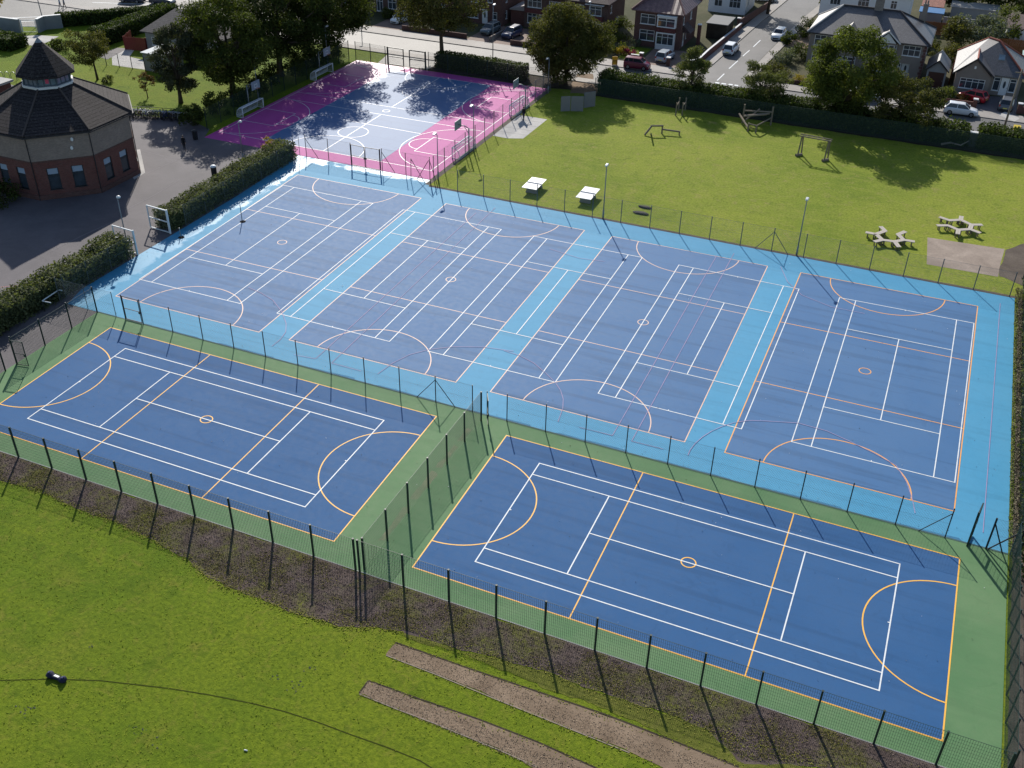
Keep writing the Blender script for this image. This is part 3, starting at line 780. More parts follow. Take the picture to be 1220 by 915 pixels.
fence('chain_fence', 'chain link fence in front of the long hedge beside the left blue court', (-43.15, 33.6), (-43.15, 53.0), 6, 2.2, 'chain', POSTG, CHAIN, .025, G2)
fence('chain_fence', 'chain link fence in front of the short hedge near the open gates', (-43.1, 17.2), (-43.1, 25.8), 3, 2.2, 'chain', POSTG, CHAIN, .025, G2)
G3 = 'fences around the pink play area'
fence('play_area_fence', 'mesh fence between the pink play area and the blue courts, left of the gates', (-42.6, 54.6), (-36.6, 54.6), 2, 2.6, 'chain', BLKPOST, CHAIN, .04, G3, braces=((0, 1),))
fence('play_area_fence', 'mesh fence between the pink play area and the blue courts, right of the gates', (-32.6, 54.6), (-26.6, 54.6), 2, 2.6, 'chain', BLKPOST, CHAIN, .04, G3, braces=((0, 1),))
fence('play_area_fence', 'grey mesh fence between the pink play area and the grass field', (-26.3, 54.9), (-26.4, 90.4), 13, 2.7, 'chain', POSTG, CHAIN, .045, G3)
fence('play_area_fence', 'dark mesh fence at the back of the pink play area by the clipped hedge', (-45.2, 90.5), (-26.7, 90.5), 6, 2.6, 'weld', DKMETAL, M('grey mesh', (.07,.075,.07), .6), .04, G3)
fence('play_area_fence', 'dark mesh fence left of the play area gates under the big tree', (-57.2, 90.5), (-52.2, 90.5), 2, 2.6, 'weld', DKMETAL, WELD, .04, G3)
fence('play_area_fence', 'shaded green mesh fence along the tree side of the pink play area', (-58.4, 90.5), (-58.4, 57.0), 12, 2.6, 'weld', DKMETAL, WELD, .04, G3)
G4_ = 'fences along the far side of the playing field'
fence('field_fence', 'dark green mesh fence in front of the long hedge behind the playing field', (-20.0, 90.7), (37.5, 90.7), 20, 2.3, 'weld', DKMETAL, M('dusty green mesh', (.035,.065,.055), .6), .035, G4_, wire=.034)

def gate_leaf(name, label, loc, rz, w, h, mat, mmat, group=None, rail=.5, t=.03, weld=True):
    root = thing(name, label, 'gate', loc, rz, group)
    mb = MB(); mb.box(-t, t, -t, t, 0, h + .1); mb.build('hinge_post', mat, root)
    mb = MB()
    mb.bar((.09,0,.1), (.09,0,h), t*1.6); mb.bar((w,0,.1), (w,0,h), t*1.6)
    for z in (.12, h * rail, h): mb.bar((.1,.001,z), (w,.001,z), t*1.5)
    mb.build('frame', mat, root)
    pm = panel_weld(w - .12, h - .05) if weld else panel_chain(w - .12, h - .05)
    p = pm.build('mesh_infill', mmat, root); p.location = (.1, 0, 0)
    mb = MB(); mb.box(w - .12, w + .02, -.06, .06, h*.42, h*.5); mb.build('latch', mat, root)
    return root
gate_leaf('court_gate', 'dark green mesh gate standing open at the end of the divider fence', (-2.2, 16.1), R(-62), 1.15, 2.3, DKMETAL, WELD, 'court gates')
gate_leaf('court_gate', 'dark mesh gate standing ajar at the top right corner of the green apron', (31.1, 16.1), R(79), 1.2, 2.7, DKMETAL, WELD, 'court gates', t=.055)
gate_leaf('court_gate', 'open mesh gate at the left end of the green apron beside the tarmac path', (-38.65, 7.2), R(10), 1.05, 2.3, DKMETAL, WELD, 'court gates')
gate_leaf('court_gate', 'narrow gate with ladder-like rails at the top left of the green apron', (-35.85, 16.36), 0, 1.75, 2.3, BLKPOST, CHAIN, 'court gates', weld=False)
WHG = M('white painted steel', (.62, .66, .68), .5, .4, .1, 4)
gate_leaf('entrance_gate', 'wide pale steel gate leaf swung open at the long hedge', (-43.3, 31.4), R(175), 2.6, 2.45, WHG, CHAIN, 'pale entrance gates', t=.06, weld=False)
gate_leaf('entrance_gate', 'wide pale steel gate leaf swung open at the short hedge by the lamp', (-43.1, 26.4), R(176), 2.6, 2.45, WHG, CHAIN, 'pale entrance gates', t=.06, weld=False)
gate_leaf('play_gate', 'left dark double gate leaf between the pink area and blue courts', (-36.55, 54.5), R(-3), 1.85, 2.5, BLKPOST, CHAIN, 'double gate of the play area', t=.032, weld=False)
gate_leaf('play_gate', 'right dark double gate leaf between the pink area and blue courts', (-32.75, 54.5), R(183), 1.85, 2.5, BLKPOST, CHAIN, 'double gate of the play area', t=.032, weld=False)
gate_leaf('road_gate', 'left gate leaf at the back of the play area by the sunny forecourt', (-51.9, 90.6), 0, 2.6, 2.5, DKMETAL, CHAIN, 'road gates of the play area', t=.07, weld=False)
gate_leaf('road_gate', 'right gate leaf at the back of the play area next to the clipped hedge', (-45.7, 90.6), R(180), 2.6, 2.5, DKMETAL, CHAIN, 'road gates of the play area', t=.07, weld=False)
# leaning stay posts at the pink corner
root = thing('corner_stay', 'cluster of leaning steel stays at the corner of pink area and field', 'fence stay', (-26.3, 54.0))
for k, (a, b) in enumerate([((0,0,0),(0,0,2.7)), ((-2.1,-.5,0),(-2.0,-.5,2.6)), ((-2.0,-.5,2.5),(-.3,-.6,.05)), ((-.1,0,2.5),(-1.6,0,.05)), ((0,0,2.5),(1.4,-.9,.05))]):
    mb = MB(); mb.tube([a, b], .035, 7); mb.build('stay', BLKPOST, root)
# tall thin gate uprights left of the play area gates
root = thing('turnstile_frame', 'tall narrow steel gate frame at the corner of the long hedge', 'gate frame', (-43.6, 53.6))
for x in (0, .8):
    mb = MB(); mb.tube([(x,0,0), (x,0,2.7)], .03, 7); mb.build('upright', POSTG, root)
for z in (.5, 1.4): mb = MB(); mb.tube([(0,0,z), (.8,0,z)], .022, 6); mb.build('rail', POSTG, root)

# wear and dirt that has settled along the fences
WORN = M_ground('worn pale green', (.11, .19, .095), (.27, .27, .17), .8, .85, .15, .5)
STAIN = M_ground('mossy blue stain', (.04, .15, .27), (.055, .22, .38), 1.2, .8, .15, .5)
for k, (y0, y1, w_) in enumerate(((1.2, 4.8, .34), (5.6, 8.9, .5), (9.3, 12.2, .42), (12.6, 14.4, .3))):
    sheet('worn_strip', wobble([(-2.62 - w_, y0), (-2.6, y0 + .2), (-2.6, y1 - .2), (-2.62 - w_, y1)], .15, .10, 60 + k), .0205, WORN)
for k in range(9):
    x0 = -34 + k * 7.4; sheet('moss_stain', wobble([(x0, 16.44), (x0 + 5.6, 16.44), (x0 + 5.4, 16.55 + .06 * (k % 3)), (x0 + .3, 16.52 + .05 * (k % 2))], .2, .025, 80 + k), .0215, STAIN)

ts = Lines(.0165)
for pts in ([(168, 179), (190, 185), (216, 190), (240, 193)], [(176, 206), (196, 197), (216, 189)], [(150, 250), (185, 232), (214, 214)], [(60, 300), (100, 280), (140, 262)]): ts.line([g(*q) for q in pts], .09)
structure('tarmac_seam', ts.mb, M('tarmac joint', (.19, .175, .18), .85, .2, .3, 2))
td = Lines(.0168)
for k in range(9): td.line([g(1 + k * 2.6, 342.2 - k * .3), g(2.6 + k * 2.6, 342.0 - k * .3)], .12)
structure('tarmac_markings', td.mb, M('faded red paint', (.38, .16, .16), .8, .2, .2, 3))
# ------------------------------------------------------------------ lamps, posts, goals, play things
LAMPG = M('lamp post grey', (.20, .22, .235), .45, .5, .12, 3, metallic=.3)
LAMPH = M('lamp head', (.55, .57, .58), .4, .5, .1, 4)
WOOD = M('weathered timber', (.20, .165, .125), .9, .2, .25, 5, bmp=.3)
PLANK = M('pale bleached planks', (.46, .41, .36), .85, .2, .18, 4, bmp=.2)
NETW = M('white net cord', (.55, .56, .58), .8, .2, .1, 4)
BLK = M('black plastic', (.015, .016, .02), .5, .4, .2, 5)

def lamp(label, loc, h, arm=(0, 0), r=.06, head=.42, group='lamp posts around the courts', name='lamp_post', ang=0, dome=False):
    root = thing(name, label, 'lamp post', loc, ang, group)
    mb = MB(); mb.tube([(0,0,0), (0,0,1.0)], r * 1.5, 10); mb.tube([(0,0,1.0), (0,0,h)], [r, r * .7], 10); mb.build('pole', LAMPG, root, True)
    hd = MB()
    if arm != (0, 0):
        mb = MB(); mb.tube([(0,0,h - .05), (arm[0] * .5, arm[1] * .5, h + .05), (arm[0], arm[1], h + .06)], r * .55, 7); mb.build('arm', LAMPG, root, True)
    hd.lathe([(.05, h + .10), (head * .5, h + .05), (head * .48, h + .14), (head * .3, h + .22), (.02, h + .25)], 12, (arm[0], arm[1])) if dome else hd.add(
        [(arm[0]-.12, arm[1]-.30, h), (arm[0]+.12, arm[1]-.30, h), (arm[0]+.16, arm[1]+.25, h+.02), (arm[0]-.16, arm[1]+.25, h+.02),
         (arm[0]-.09, arm[1]-.28, h+.12), (arm[0]+.09, arm[1]-.28, h+.12), (arm[0]+.12, arm[1]+.2, h+.17), (arm[0]-.12, arm[1]+.2, h+.17)],
        [(0,3,2,1),(4,5,6,7),(0,1,5,4),(1,2,6,5),(2,3,7,6),(3,0,4,7)])
    hd.build('lamp_head', LAMPH, root, dome)
    return root
lamp('tall grey lamp post at the fence beside the right table tennis table', (-5.9, 53.1), 5.75)
lamp('tall grey lamp post at the field fence nearest the benches', (13.85, 53.1), 5.8)
lamp('lamp post with drooping head by the short hedge and tarmac', (-45.25, 27.5), 5.0, (.25, -.1), dome=True)
lamp('lamp post with rounded head poking above the long hedge', (-48.2, 50.2), 4.6, (.3, 0), dome=True)
lamp('lamp post at the near right corner of the pink play area', (-25.75, 54.9), 5.2, (-.25, -.1))
lamp('lamp post halfway along the right side of the pink play area', (-25.85, 64.4), 5.4, (-.25, 0))
lamp('lamp post at the far right corner of the pink play area by the round tree', (-26.0, 88.6), 4.6, (-.25, 0))
lamp('lamp post in the shade behind the nearer left goal', (-59.3, 69.0), 5.4, (.3, 0))
lamp('lamp post in the shade behind the farther left goal', (-59.2, 86.0), 5.6, (.3, 0))
lamp('tall street lamp by the road behind the clipped hedge', (-37.7, 96.3), 8.6, (0, .4), .07, group='street lamps')
lamp('street lamp standing before the brown brick houses', (-27.0, 107.4), 8.0, (0, -.4), .07, group='street lamps')
lamp('street lamp half hidden left of the big street tree', (-66.2, 107.4), 7.5, (0, -.4), .07, group='street lamps')
root = thing('telegraph_pole', 'leaning brown telegraph pole beside the road in front of the bungalow', 'pole', (31.3, 97.2), 0)
mb = MB(); mb.tube([(0,0,0), (.15,0,8.6)], [.14, .09], 8); mb.build('pole', M('telegraph timber', (.22, .18, .14), .9, .2, .2, 3), root, True)
mb = MB(); mb.box(-.5, .7, -.05, .05, 8.1, 8.2); mb.build('crossarm', WOOD, root)
root = thing('lamp_column', 'thin dark pole on the car park edge near the two walkers', 'pole', g(51.4, 24.5))
mb = MB(); mb.tube([(0,0,0), (-.3,0,6.5)], .07, 8); mb.build('pole', LAMPG, root); mb = MB(); mb.box(-.5, -.1, -.1, .1, 6.5, 6.62); mb.build('lamp_head', LAMPH, root)
root = thing('grit_bin', 'small yellow grit bin on legs by the road at the right edge', 'grit bin', (32.9, 99.0), .1)
YEL = M('yellow plastic', (.75, .55, .04), .5, .4, .1, 3)
mb = MB(); mb.add([(-.35,-.25,.7),(.35,-.25,.7),(.35,.25,.7),(-.35,.25,.7),(-.42,-.3,1.15),(.42,-.3,1.15),(.42,.3,1.3),(-.42,.3,1.3)], [(0,3,2,1),(4,5,6,7),(0,1,5,4),(1,2,6,5),(2,3,7,6),(3,0,4,7)]); mb.build('bin', YEL, root)
for x in (-.3, .3): mb = MB(); mb.box(x-.03, x+.03, -.03, .03, 0, .7); mb.build('leg', LAMPG, root)
root = thing('road_sign', 'small yellow roadside board left of the maroon car', 'sign', (-21.9, 104.9), R(20))
mb = MB(); mb.box(-.4, .4, -.03, .03, .15, 1.35); mb.build('board', M('orange yellow board', (.80, .42, .03), .5, .3, .1, 3), root)
for x in (-.3, .3): mb = MB(); mb.bar((x,-.25,0), (x,.0,.9), .05); mb.bar((x,.25,0), (x,0.05,.9), .05); mb.build('leg', BLK, root)
mb = MB(); mb.box(-.28, .28, -.036, -.031, .55, .62); mb.box(-.28, .28, -.036, -.031, .75, .82); mb.build('marking', BLK, root)

def goal(label, loc, rz, w=4.4, h=1.25, d=.95):
    root = thing('football_goal', label, 'goal', loc, rz, 'five a side goals on the pink play area')
    mb = MB(); r = .06
    mb.tube([(-w/2,0,0), (-w/2,0,h)], r, 8); mb.tube([(w/2,0,0), (w/2,0,h)], r, 8); mb.tube([(-w/2-r,0,h), (w/2+r,0,h)], r * 1.15, 8)
    for s in (-1, 1):
        mb.tube([(s*w/2,0,h), (s*w/2, d*.45, h - .03), (s*w/2, d*.85, h*.72), (s*w/2, d, h*.3), (s*w/2, d, .03)], r * .75, 7)
        mb.tube([(s*w/2,0,.04), (s*w/2, d, .04)], r * .7, 7)
    mb.tube([(-w/2,d*.45,h-.03), (w/2,d*.45,h-.03)], r*.7, 7); mb.tube([(-w/2,d,.04), (w/2,d,.04)], r*.7, 7)
    mb.build('frame', WHG, root, True)
    nb = MB(); prof = [(0, h), (d*.45, h-.03), (d*.85, h*.72), (d, h*.3), (d, .05)]
    for k in range(int(w / .14) + 1):
        x = -w/2 + .14 * k; nb.tube([(x, a, b - .03) for a, b in prof], .012, 3, False)
    for i in range(len(prof) - 1):
        for t in (0, .33, .66):
            a = prof[i][0] + (prof[i+1][0]-prof[i][0])*t; b = prof[i][1] + (prof[i+1][1]-prof[i][1])*t - .03
            nb.tube([(-w/2, a, b), (w/2, a, b)], .012, 3, False)
    for s in (-1, 1):
        for k in range(1, 7): nb.tube([(s*w/2, d*k/7, .04), (s*w/2, d*k/7, h - .05 if k < 4 else h * (1.05 - (k-3)*.2))], .012, 3, False)
        for z in (.3, .6, .9): nb.tube([(s*w/2, 0, z), (s*w/2, d*(1 if z < .5 else .9), z)], .012, 3, False)
    nb.build('net', NETW, root)
    mb = MB(); mb.box(-w/2 + .05, w/2 - .05, d - .03, d + .03, .05, .28); mb.build('kick_board', M('goal back board', (.28,.30,.32), .6), root)
    return root
goal('white five a side goal on the shaded left side, nearer one', (-56.9, 64.5), R(90))
goal('white five a side goal on the shaded left side, farther one', (-57.0, 81.6), R(90))
goal('white five a side goal on the sunny right side beside the nearer hoop', (-27.2, 63.6), R(-90))
goal('white five a side goal on the right side near the concrete pad', (-27.2, 80.3), R(-90))
def hoop(label, loc, rz):
    root = thing('basketball_hoop', label, 'basketball hoop', loc, rz, 'basketball hoops of the play area')
    mb = MB(); mb.tube([(0,0,0), (0,0,3.2)], .075, 10); mb.build('post', LAMPG, root, True)
    mb = MB(); mb.tube([(0,0,3.15), (.5,0,3.4), (1.35,0,3.4)], .055, 8); mb.tube([(0,0,2.5), (.6,0,3.35)], .035, 6); mb.build('arm', LAMPG, root, True)
    mb = MB(); mb.box(1.36, 1.41, -.85, .85, 2.9, 3.95); b = mb.build('backboard', M('grey backboard', (.22,.27,.31), .5, .4), root)
    mb = MB(); mb.box(1.412, 1.42, -.3, .3, 3.1, 3.16); mb.box(1.412, 1.42, -.3, .3, 3.5, 3.56); mb.box(1.412,1.42,-.3,-.24,3.16,3.5); mb.box(1.412,1.42,.24,.3,3.16,3.5); mb.build('target_square', WHG, b)
    mb = MB(); pts = [(1.42 + .25 + .23*math.cos(t), .23*math.sin(t), 3.05) for t in [i*math.pi/8 for i in range(17)]]; mb.tube(pts, .015, 5); mb.tube([(1.40,0,3.05),(1.46,0,3.05)], .03, 5); mb.build('ring', M('orange ring', (.5,.13,.02), .5), root)
    return root
hoop('basketball hoop leaning over the nearer left goal in the shade', (-58.0, 65.2), 0)
hoop('basketball hoop over the farther left goal in the shade', (-58.0, 82.0), 0)
hoop('basketball hoop above the nearer right goal beside the grass', (-25.95, 63.3), R(180))
hoop('basketball hoop above the right goal near the concrete pad', (-25.95, 80.4), R(180))

def netball_post(label, loc, h, group='thin net posts on the blue courts'):
    root = thing('net_post', label, 'net post', loc, 0, group)
    mb = MB(); mb.tube([(0,0,.05), (0,0,h)], .04, 8); mb.build('pole', LAMPG, root)
    mb = MB(); mb.lathe([(.30,0),(.30,.05),(.05,.08)], 12, (.1,-.05)); mb.build('base', M('matt black rubber', (.012,.012,.013), .95, .05), root)
netball_post('thin grey post on a dark base beside the far left blue court', (-38.7, 36.75), 1.9)
netball_post('short thin post on the light blue apron near the open gates', (-41.9, 31.2), 1.0)

def table_tennis(label, loc, rz):
    root = thing('table_tennis_table', label, 'table tennis table', loc, rz, 'outdoor table tennis tables'); root.scale = (1.15, 1.12, 1)
    TT = M('pale table top', (.62, .62, .62), .45, .5, .06, 3, dirt=(.42,.41,.4), dirt_amt=.3)
    mb = MB(); mb.box(-1.37, -.012, -.76, .76, .70, .76); mb.box(.012, 1.37, -.76, .76, .70, .76); mb.build('table_top', TT, root)
    mb = MB(); mb.box(-.012, .012, -.74, .74, .762, .85); mb.build('net_plate', TT, root)
    for x in (-.75, .75):
        mb = MB(); mb.add([(x-.12,-.55,0),(x+.12,-.55,0),(x+.12,.55,0),(x-.12,.55,0),(x-.1,-.38,.7),(x+.1,-.38,.7),(x+.1,.38,.7),(x-.1,.38,.7)], [(0,3,2,1),(4,5,6,7),(0,1,5,4),(1,2,6,5),(2,3,7,6),(3,0,4,7)])
        mb.build('leg', M('concrete leg', (.20,.20,.20), .85), root)
    mb = MB(); mb.box(-.6, .6, -.06, .06, .3, .5); mb.build('cross_beam', M('concrete leg', (.20,.20,.20)), root)
c = g(636.5, 218.5, .74); table_tennis('white outdoor table tennis table on the grass, left one farther from the lamp', c, R(91))
c = g(700.5, 230, .74); table_tennis('white outdoor table tennis table on the grass next to the tall lamp post', c, R(91))

def zig_bench(label, segs, h=.5):
    pts = [[g(1020 + x * .16393, 240 + y * .16393, h) for x, y in s] for s in segs]
    cx = sum(p[0] for s in pts for p in s) / (2 * len(pts)); cy = sum(p[1] for s in pts for p in s) / (2 * len(pts))
    root = thing('zigzag_bench', label, 'bench', (cx, cy), 0, 'branching plank benches on the grass')
    for i, (a, b) in enumerate(pts):
        a = (a[0]-cx, a[1]-cy); b = (b[0]-cx, b[1]-cy); L = math.dist(a, b); z = h + .004 * (i % 3)
        d = ((b[0]-a[0])/L, (b[1]-a[1])/L); nrm = (-d[1], d[0])
        e0 = (a[0]-d[0]*.08, a[1]-d[1]*.08); e1 = (b[0]+d[0]*.08, b[1]+d[1]*.08)
        mb = MB()
        for o in (-.115, .115): mb.bar((e0[0]+nrm[0]*o, e0[1]+nrm[1]*o, z), (e1[0]+nrm[0]*o, e1[1]+nrm[1]*o, z), .21, .06)
        mb.build('seat', PLANK, root)
        for t in (.18, .82):
            p = (a[0]+(b[0]-a[0])*t, a[1]+(b[1]-a[1])*t); mb = MB()
            mb.bar((p[0]-nrm[0]*.16, p[1]-nrm[1]*.16, 0), (p[0]-nrm[0]*.16, p[1]-nrm[1]*.16, z-.03), .11)
            mb.bar((p[0]+nrm[0]*.16, p[1]+nrm[1]*.16, 0), (p[0]+nrm[0]*.16, p[1]+nrm[1]*.16, z-.03), .11)
            mb.build('leg', WOOD, root)
zig_bench('branching zigzag plank bench with an open gap, nearer the blue courts', [((75,225),(145,238)), ((145,238),(210,215)), ((180,185),(210,215)), ((145,238),(190,280)), ((135,292),(190,280)), ((190,280),(280,292)), ((280,292),(310,330)), ((280,292),(345,280)), ((345,280),(420,292)), ((345,280),(305,240)), ((305,240),(355,220))])
zig_bench('branching plank bench closed into a ring, beyond the worn concrete pad', [((610,115),(680,138)), ((680,138),(760,134)), ((760,134),(765,110)), ((760,134),(838,170)), ((838,170),(912,170)), ((838,170),(828,202)), ((828,202),(898,228)), ((828,202),(743,207)), ((743,207),(738,236)), ((743,207),(668,175)), ((668,175),(592,175))])

T2 = lambda x, y, h=0: g3(770 + x * .18852, 120 + y * .18852, h)
def timber(name, label, cat, beams, w=.14, part='beam'):
    """beams: (point, point) pairs in world space"""
    o = beams[0][1][0]; root = thing(name, label, cat, (o[0], o[1]), 0, 'timber trim trail on the playing field')
    for pt, (a, b), ww in beams:
        mb = MB(); mb.tube([(a[0]-o[0], a[1]-o[1], a[2]), (b[0]-o[0], b[1]-o[1], b[2])], ww, 7); mb.build(pt, WOOD, root)
    return root
b0 = T2(28, 210); b1 = T2(98, 208); 
timber('balance_frame', 'low timber balance frame alone on the open grass', 'trim trail frame', [('post', (T2(30,210), T2(30,210,.95)[:2] + (.95,)), .10), ('post', (b1, (b1[0], b1[1], 1.0)), .10),
    ('beam', ((b0[0]-.1, b0[1], 1.0), (b1[0]+.1, b1[1], 1.02)), .11), ('beam', ((b0[0], b0[1], .95), (b0[0]-.5, b0[1]-.9, .1)), .12),
    ('low_beam', ((b1[0], b1[1], .55), (b1[0]+2.2, b1[1]+.4, .45)), .11), ('post', ((b1[0]+2.1, b1[1]+.4, 0), (b1[0]+2.1, b1[1]+.4, .5)), .09)])
p = [T2(185, 95), T2(203, 62), T2(225, 95), T2(245, 62)]
timber('dip_bars', 'pair of upright timber dip bars by the dark fence', 'trim trail frame', [('post', (q, (q[0], q[1], 1.7)), .09) for q in p] + [('rail', ((p[0][0], p[0][1], 1.25), (p[1][0], p[1][1], 1.25)), .06), ('rail', ((p[2][0], p[2][1], 1.25), (p[3][0], p[3][1], 1.25)), .06)])
q0, q1, q2, q3 = T2(607, 135), T2(640, 195), T2(785, 155), T2(690, 205)
timber('climbing_frame', 'large leaning timber climbing frame with criss-cross logs in tree shade', 'climbing frame',
    [('post', (q0, (q0[0], q0[1], 2.3)), .11), ('post', (q2, (q2[0], q2[1], 2.4)), .11), ('post', (q1, (q1[0], q1[1], 1.1)), .11), ('post', (q3, (q3[0], q3[1], 1.0)), .11),
     ('beam', ((q0[0], q0[1], 1.5), (q2[0], q2[1], 1.7)), .10), ('beam', ((q0[0]+.1, q0[1]-.9, .2), (q0[0]+1.9, q0[1]+.3, 1.9)), .11),
     ('beam', ((q0[0]-.6, q0[1]+.4, .85), (q1[0], q1[1], .5)), .13), ('beam', ((q0[0]+.3, q0[1]-1.0, 1.2), (q2[0]-.3, q2[1]-.3, 1.55)), .12),
     ('beam', ((q0[0]+.3, q0[1]-1.3, 1.2), (q2[0]-.6, q2[1]-.6, 1.5)), .11), ('beam', ((q3[0], q3[1], .95), (q2[0], q2[1], 1.0)), .09), ('beam', ((q1[0], q1[1], 1.0), (q3[0], q3[1], .95)), .09)])
r0, r1 = T2(955, 352), T2(1122, 385)
timber('monkey_bars', 'timber goal-like monkey bars with double top rail on the grass', 'climbing frame',
    [('post', (r0, (r0[0]+.1, r0[1]+.3, 2.4)), .085), ('post', (r1, (r1[0]+.1, r1[1]+.3, 2.4)), .085), ('post', ((r0[0]+.3, r0[1]+.9, 0), (r0[0]+.2, r0[1]+.6, 2.4)), .085), ('post', ((r1[0]+.3, r1[1]+.9, 0), (r1[0]+.2, r1[1]+.6, 2.4)), .085),
     ('top_rail', ((r0[0]-.2, r0[1]+.3, 2.4), (r1[0]+.4, r1[1]+.3, 2.4)), .075), ('top_rail', ((r0[0]-.2, r0[1]+.8, 2.45), (r1[0]+.4, r1[1]+.8, 2.45)), .075)] +
    [('rung', ((r0[0]+(r1[0]-r0[0])*t, r0[1]+(r1[1]-r0[1])*t+.2, 2.42), (r0[0]+(r1[0]-r0[0])*t, r0[1]+(r1[1]-r0[1])*t+.9, 2.42)), .05) for t in (.2, .4, .6, .8)] +
    [('footing', ((r0[0]-.2, r0[1]-.1, .15), (r0[0]+.4, r0[1]+.5, .15)), .17), ('footing', ((r1[0]-.2, r1[1]-.1, .15), (r1[0]+.4, r1[1]+.5, .15)), .17)])
SCR = M('grey screen boards', (.19, .185, .185), .85, .2, .12, 1.5, bmp=.2)
b = g(668, 132.7); root = thing('board_screen', 'zigzag screen of three grey boards standing in the round tree\'s shade', 'screen', b)
for (a, e, h) in (((668,132.7), (679,132.2), 1.95), ((679.9,132.3), (694.6,132.6), 1.95), ((695.3,128.6), (708.6,126.4), 2.0)):
    A, E = g(*a), g(*e); mb = MB(); mb.bar((A[0]-b[0], A[1]-b[1], h/2), (E[0]-b[0], E[1]-b[1], h/2), .10, h); mb.build('board', SCR, root)
mini = (-43.1, 15.6)
root = thing('mini_goal', 'small dark goal with white top bars against the hedge on the tarmac path', 'goal', mini, R(95))
mb = MB(); mb.tube([(-1.0,0,1.0),(-1.0,-.9,1.0)], .05, 7); mb.tube([(-1.0,0,1.0),(1.1,0,1.0)], .05, 7); mb.tube([(1.1,0,1.0),(1.1,-.35,1.0)], .05, 7); mb.build('top_bar', WHG, root)
for x in (-1.0, 1.1): mb = MB(); mb.tube([(x,0,0),(x,0,.96)], .045, 7); mb.build('post', BLK, root)
mb = MB()
for k in range(15): x = -1 + 2.1*k/14; mb.tube([(x,0,.97),(x,.6,.05)], .012, 3)
for k in range(6): t = k/5; mb.tube([(-1,.6*t,.97-.92*t),(1.1,.6*t,.97-.92*t)], .012, 3)
mb.build('net', BLK, root)
# bins and bench on the tarmac
def litter_bin(label, loc, col, lid=False):
    root = thing('litter_bin', label, 'litter bin', loc, 0, 'litter bins on the tarmac')
    mb = MB(); mb.lathe([(.26,0),(.30,.1),(.32,.95),(.34,1.0)], 14); mb.build('body', col, root)
    mb = MB(); mb.lathe([(.34,1.003),(.33,1.1),(.2,1.2),(.05,1.24)], 14); mb.build('lid', WHG if lid else col, root)
litter_bin('black litter bin in tree shade at the pink corner', (-57.5, 53.6), BLK)
litter_bin('black litter bin with a pale lid beside the long hedge', (-48.6, 45.4), BLK, True)
root = thing('park_bench', 'small dark bench tucked against the long hedge beside the pale-lidded bin', 'bench', (-47.6, 46.9), R(80))
mb = MB(); mb.box(-.7,.7,-.2,.2,.42,.47); mb.build('seat', WOOD, root)
mb = MB(); mb.box(-.7,.7,-.27,-.22,.5,.9); mb.build('backrest', WOOD, root)
for x in (-.6,.6): mb = MB(); mb.box(x-.03,x+.03,-.2,.2,0,.415); mb.build('leg', BLK, root)
# flat boulders / sunken logs on the field
for k, (px, py, s) in enumerate(((768, 247.5, 1.0), (763.5, 254.5, 1.15))):
    x, y = g(px, py); bmv = MB(); rr = random.Random(k)
    bmv.lathe([(.55*s,0),(.62*s,.08),(.45*s,.16),(.1,.18)], 9)
    bmv.V = [(v[0]*1.25 + rr.uniform(-.06,.06), v[1]*.5 + rr.uniform(-.04,.04), v[2]) for v in bmv.V]
    o = bmv.build('flat_stone', M('dark stone', (.06,.055,.05), .9, .2, .3, 3), None); o.location = (x, y, .01)
    tag(o, ['flat dark stone in the grass, the farther of the pair', 'flat dark stone in the grass, the nearer and larger of the pair'][k], 'stone')
# navy holdall on the meadow
bx = g(68, 809); root = thing('sports_bag', 'navy blue holdall lying on the worn line in the front meadow', 'bag', bx, R(1)); root.scale = (1.2, 1.0, .9)
NAVY = M('navy cloth', (.012, .014, .045), .7, .3, .3, 6, bmp=.3)
mb = MB()
def ring(x, ry, rz, n=12): return [(x, ry*math.cos(2*math.pi*k/n)*(1 if abs(math.cos(2*math.pi*k/n)) < .8 else .92), .02 + rz + rz*math.sin(2*math.pi*k/n)) for k in range(n)]
secs = [(-.50,.10,.08),(-.47,.20,.15),(-.36,.235,.185),(-.26,.20,.15),(-.17,.13,.10),(.17,.13,.10),(.26,.20,.145),(.36,.235,.18),(.46,.19,.14),(.49,.09,.07)]
vs = [];fs=[]
for s_ in secs: vs += ring(*s_)
for i in range(len(secs)-1):
    for k in range(12): fs.append((i*12+k, i*12+(k+1)%12, (i+1)*12+(k+1)%12, (i+1)*12+k))
fs.append(tuple(range(11,-1,-1))); fs.append(tuple((len(secs)-1)*12+k for k in range(12)))
mb.add(vs, fs); mb.build('body', NAVY, root, True)
mb = MB(); mb.tube([(-.2,-.10,.20),(-.12,-.09,.28),(.12,-.09,.28),(.2,-.10,.20)], .018, 6); mb.tube([(-.2,.11,.18),(-.12,.15,.22),(.12,.15,.22),(.2,.11,.18)], .018, 6); mb.build('handle', BLK, root)
mb = MB(); mb.add([(-.14,-.02,.212),(.12,-.02,.212),(.12,.10,.185),(-.14,.10,.185),(-.14,-.02,.232),(.12,-.02,.232),(.12,.10,.205),(-.14,.10,.205)], [(0,3,2,1),(4,5,6,7),(0,1,5,4),(1,2,6,5),(2,3,7,6),(3,0,4,7)]); mb.build('label_patch', WHG, root)
for x in (-.38,.38): mb = MB(); mb.tube([(x,-.06,.37),(x,.06,.37)], .05, 8); mb.build('end_pad', M('slate cloth', (.06,.065,.14), .7), root)
o = MB().tube([(0,0,.035),(.16,.02,.035),(.19,.022,.035)], [.034,.034,.012], 8).build('plastic_bottle', WHG, None, True); x, y = g(291, 894); o.location = (x, y, .01); tag(o, 'tiny white bottle lying on the front meadow near the bottom edge', 'bottle')
st = MB(); rr = random.Random(4)
